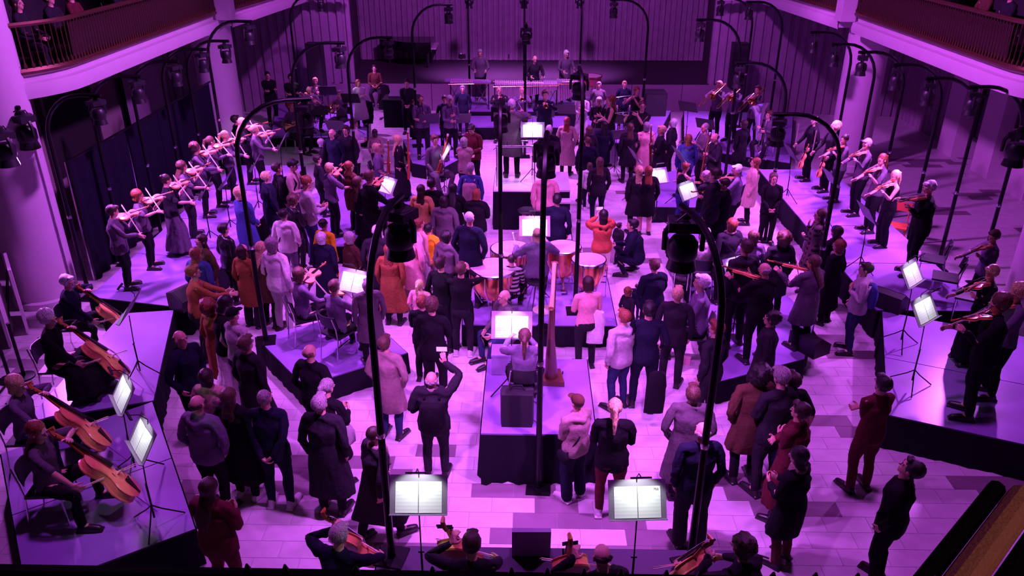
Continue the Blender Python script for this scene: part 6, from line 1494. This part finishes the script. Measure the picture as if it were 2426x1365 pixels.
# balcony spectators in the dark
for i, (u, v, sx, hr, tp) in enumerate([(-9.55, 15.4, 'f', 'longb', 'shirt-dk'), (-9.4, 16.2, 'm', 'shortl', 'jacket-dk'), (-9.4, 17.0, 'f', 'boba', 'shirt-mar'), (-9.6, 19.3, 'f', 'longl', 'shirt-dk'), (-9.6, 20.2, 'm', 'shortb', 'jacket-brn'), (9.6, 17.3, 'm', 'shortb', 'jacket-dk'), (9.6, 18.2, 'f', 'longb', 'shirt-brn'), (9.6, 15.2, 'm', 'shortl', 'jacket-lg')]):
    lab = ['dim long-haired spectator at the near end of the left balcony', 'dim man looking over the left balcony rail', 'dim woman beside the man on the left balcony', 'dim long-haired spectator midway along the left balcony', 'dim man midway along the left balcony',
           'dim man leaning over the right balcony', 'dim long-haired woman on the right balcony', 'man in a pale jacket leaning on the right balcony rail'][i]
    q = hw(u, v, 4.12); d = np.array([q.x, q.y, 5.0])
    a_ = (q.x) / ((q.y) * math.cos(PITCH) - (4.12 + 1.25 - CAMZ) * math.sin(PITCH))
    J_ = None
    hgt = 4.12 + 1.34
    dep = q.y * math.cos(PITCH) - (hgt - CAMZ) * math.sin(PITCH); px = 1213 + FPX * q.x / dep; py = 682.5 - FPX * (q.y * math.sin(PITCH) + (hgt - CAMZ) * math.cos(PITCH)) / dep
    P(lab, px, py, 4.12, 90 if u < 0 else -90, 'sit', sx, hr, tp, 'trousers-dk', h=1.74)

# ================================================================== MUSIC STANDS
S = stand
S('music stand before the rear left cellists, seen edge-on', 296, 728, ZR, 84)
S('music stand between the left cellists with a diamond-shaped page', 276, 935, ZR, 55)
S('music stand before the nearest left cellist', 320, 1045, ZR, 52)
S('large lit stand at lower left centre before the front cellos', 990, 1186, 0, 0, power=9, hh=1.2)
S('large lit stand at lower right centre with an open score', 1513, 1198, 0, -2, power=9, hh=1.2)
S('lit stand in front of the harpist', 1212, 778, ZH, 2, hh=.90)
S('lit stand in front of the seated violas', 831, 672, ZI, 25)
S('lit stand tilted before the left centre violinists', 909, 441, ZI, 40, hh=1.15)
S('lit stand tilted before the blue-jeaned violinist', 1637, 454, ZI, -42, hh=1.15)
S('greenish lit stand behind the auburn-haired woman', 1561, 420, ZI, -20)
S('large lit stand before the bald violist', 1757, 640, ZI, -28, hh=1.15)
S('slanted lit stand before the white-haired violist', 2172, 652, ZR, -42, hh=1.15)
S('slanted lit stand before the front right violinists', 2203, 738, ZR, -38, hh=1.15)
S('lit stand of the timpanist', 1267, 541, ZT, 0, hh=1.2)
S('lit stand of the conductor', 1262, 311, ZC, 0)
S('lit stand before the horn players', 797, 296, .3, 190)
S('lit stand among the flutes', 1460, 318, ZI, 160)
S('edge-on lit stand beside the bassoons', 1050, 360, ZI, 80)
S('edge-on lit stand right of the plaited woman', 1510, 368, ZI, -100)
S('edge-on lit stand left of the reed players', 1617, 368, ZI, -100)
for lb, x, y, z, yw in [('unlit stand before the shaved clarinettist', 1016, 280, ZI, 165), ('unlit stand before the grey-haired clarinettist', 1092, 280, ZI, 165), ('unlit stand before the tall trumpeter', 1292, 266, ZI, 180), ('unlit stand before the leftmost trumpeter', 1190, 268, ZI, 180),
                        ('unlit stand right of the tall trumpeter', 1343, 258, ZI, 190), ('unlit stand before the long-haired oboist', 1478, 282, ZI, 200), ('unlit stand before the pale-skirted flautist', 1500, 290, ZI, 200), ('black stand beside the left violin row, seen edge-on', 478, 448, ZR, 78),
                        ('black stand with crossed arms in the left violin row', 528, 425, ZR, 85), ('black stand between the far left violinists', 598, 385, ZR, 80), ('black stand at the rear of the left riser', 660, 338, 0, 80), ('dark stand edge-on before the ponytailed violist', 2062, 504, ZR, -92),
                        ('dark stand before the man with glasses at right', 1975, 420, ZR, -92), ('dark stand before the farthest right violists', 1880, 360, ZR, -92), ('dark stand at the centre of the horn group', 752, 238, .3, 170), ('dark stand behind the horn group', 777, 214, .3, 175),
                        ('dark stand right of the horn group', 832, 232, .3, 185), ('dark stand before the left trombonist', 1632, 252, .3, 215), ('dark stand before the middle trombonist', 1676, 268, .3, 215)]:
    S(lb, x, y, z, yw, lit=0, pages=0)

# garments carried in the hand or over the arm
def drape(label, px, py, z, w, L, code, yaw=0):
    p = at(px, py, z); r = empty('folded_coat', TM(p, yaw)); tag(r, label, 'coat')
    m = MB(); n = 14; vs = []; rows = [(0, .35), (.04, .7), (L * .35, .95), (L * .7, 1.), (L, .9)]
    for d_, k in rows:
        for j in range(n):
            a = 2 * math.pi * j / n; rr = 1 + .18 * math.sin(3 * a + d_ * 5) * (d_ / L); vs.append((w * k * rr * math.cos(a), w * .45 * k * rr * math.sin(a), -d_))
    fs = [(i * n + j, (i + 1) * n + j, (i + 1) * n + (j + 1) % n, i * n + (j + 1) % n) for i in range(len(rows) - 1) for j in range(n)] + [tuple(range(n)), tuple(range((len(rows) - 1) * n, len(rows) * n))[::-1]]
    m.add(vs, fs); m.build('body', fabric(code), r)
    m = MB(); m.tube([(w * .6, .03, -.05), (w * .8, .05, -L * .4), (w * .55, .04, -L * .85)], [.05, .055, .04], 8); m.build('sleeve', fabric(code), r)
drape('black coat hanging from the hand of the man in the navy jumper', 1556, 880, .95, .15, .7, 'blk')
drape('dark jacket over the arm of the woman in the pale coat', 868, 238, 1.1, .2, .75, 'blk', 10)
drape('pale jacket hanging at the hip of the woman in cream', 1412, 735, 1.1, .14, .6, 'wht', 5)
drape('dark coat hanging over the stage edge beside the sitting woman', 908, 200, 1.02, .22, .9, 'blk', 0)

fc = bpy.data.curves.new('page_number', 'FONT'); fc.body = '703'; fc.size = .032; fc.extrude = .0006; fc.align_x = 'CENTER'
t = bpy.data.objects.new('t', fc); COL.objects.link(t)
fm = bpy.data.meshes.new_from_object(t.evaluated_get(bpy.context.evaluated_depsgraph_get())); bpy.data.objects.remove(t); fm.materials.append(mat('print_ink', (.15, .15, .15), .8)); fm.name = 'page_number'
for o in [o for o in COL.objects if o.name.startswith('sheet_music') and 'lower right centre' in o.get('label', '')]:
    put(fm, 'page_number', o, Matrix.Translation((.18, -.004, .11)) @ Matrix.Rotation(R(90), 4, 'X'))
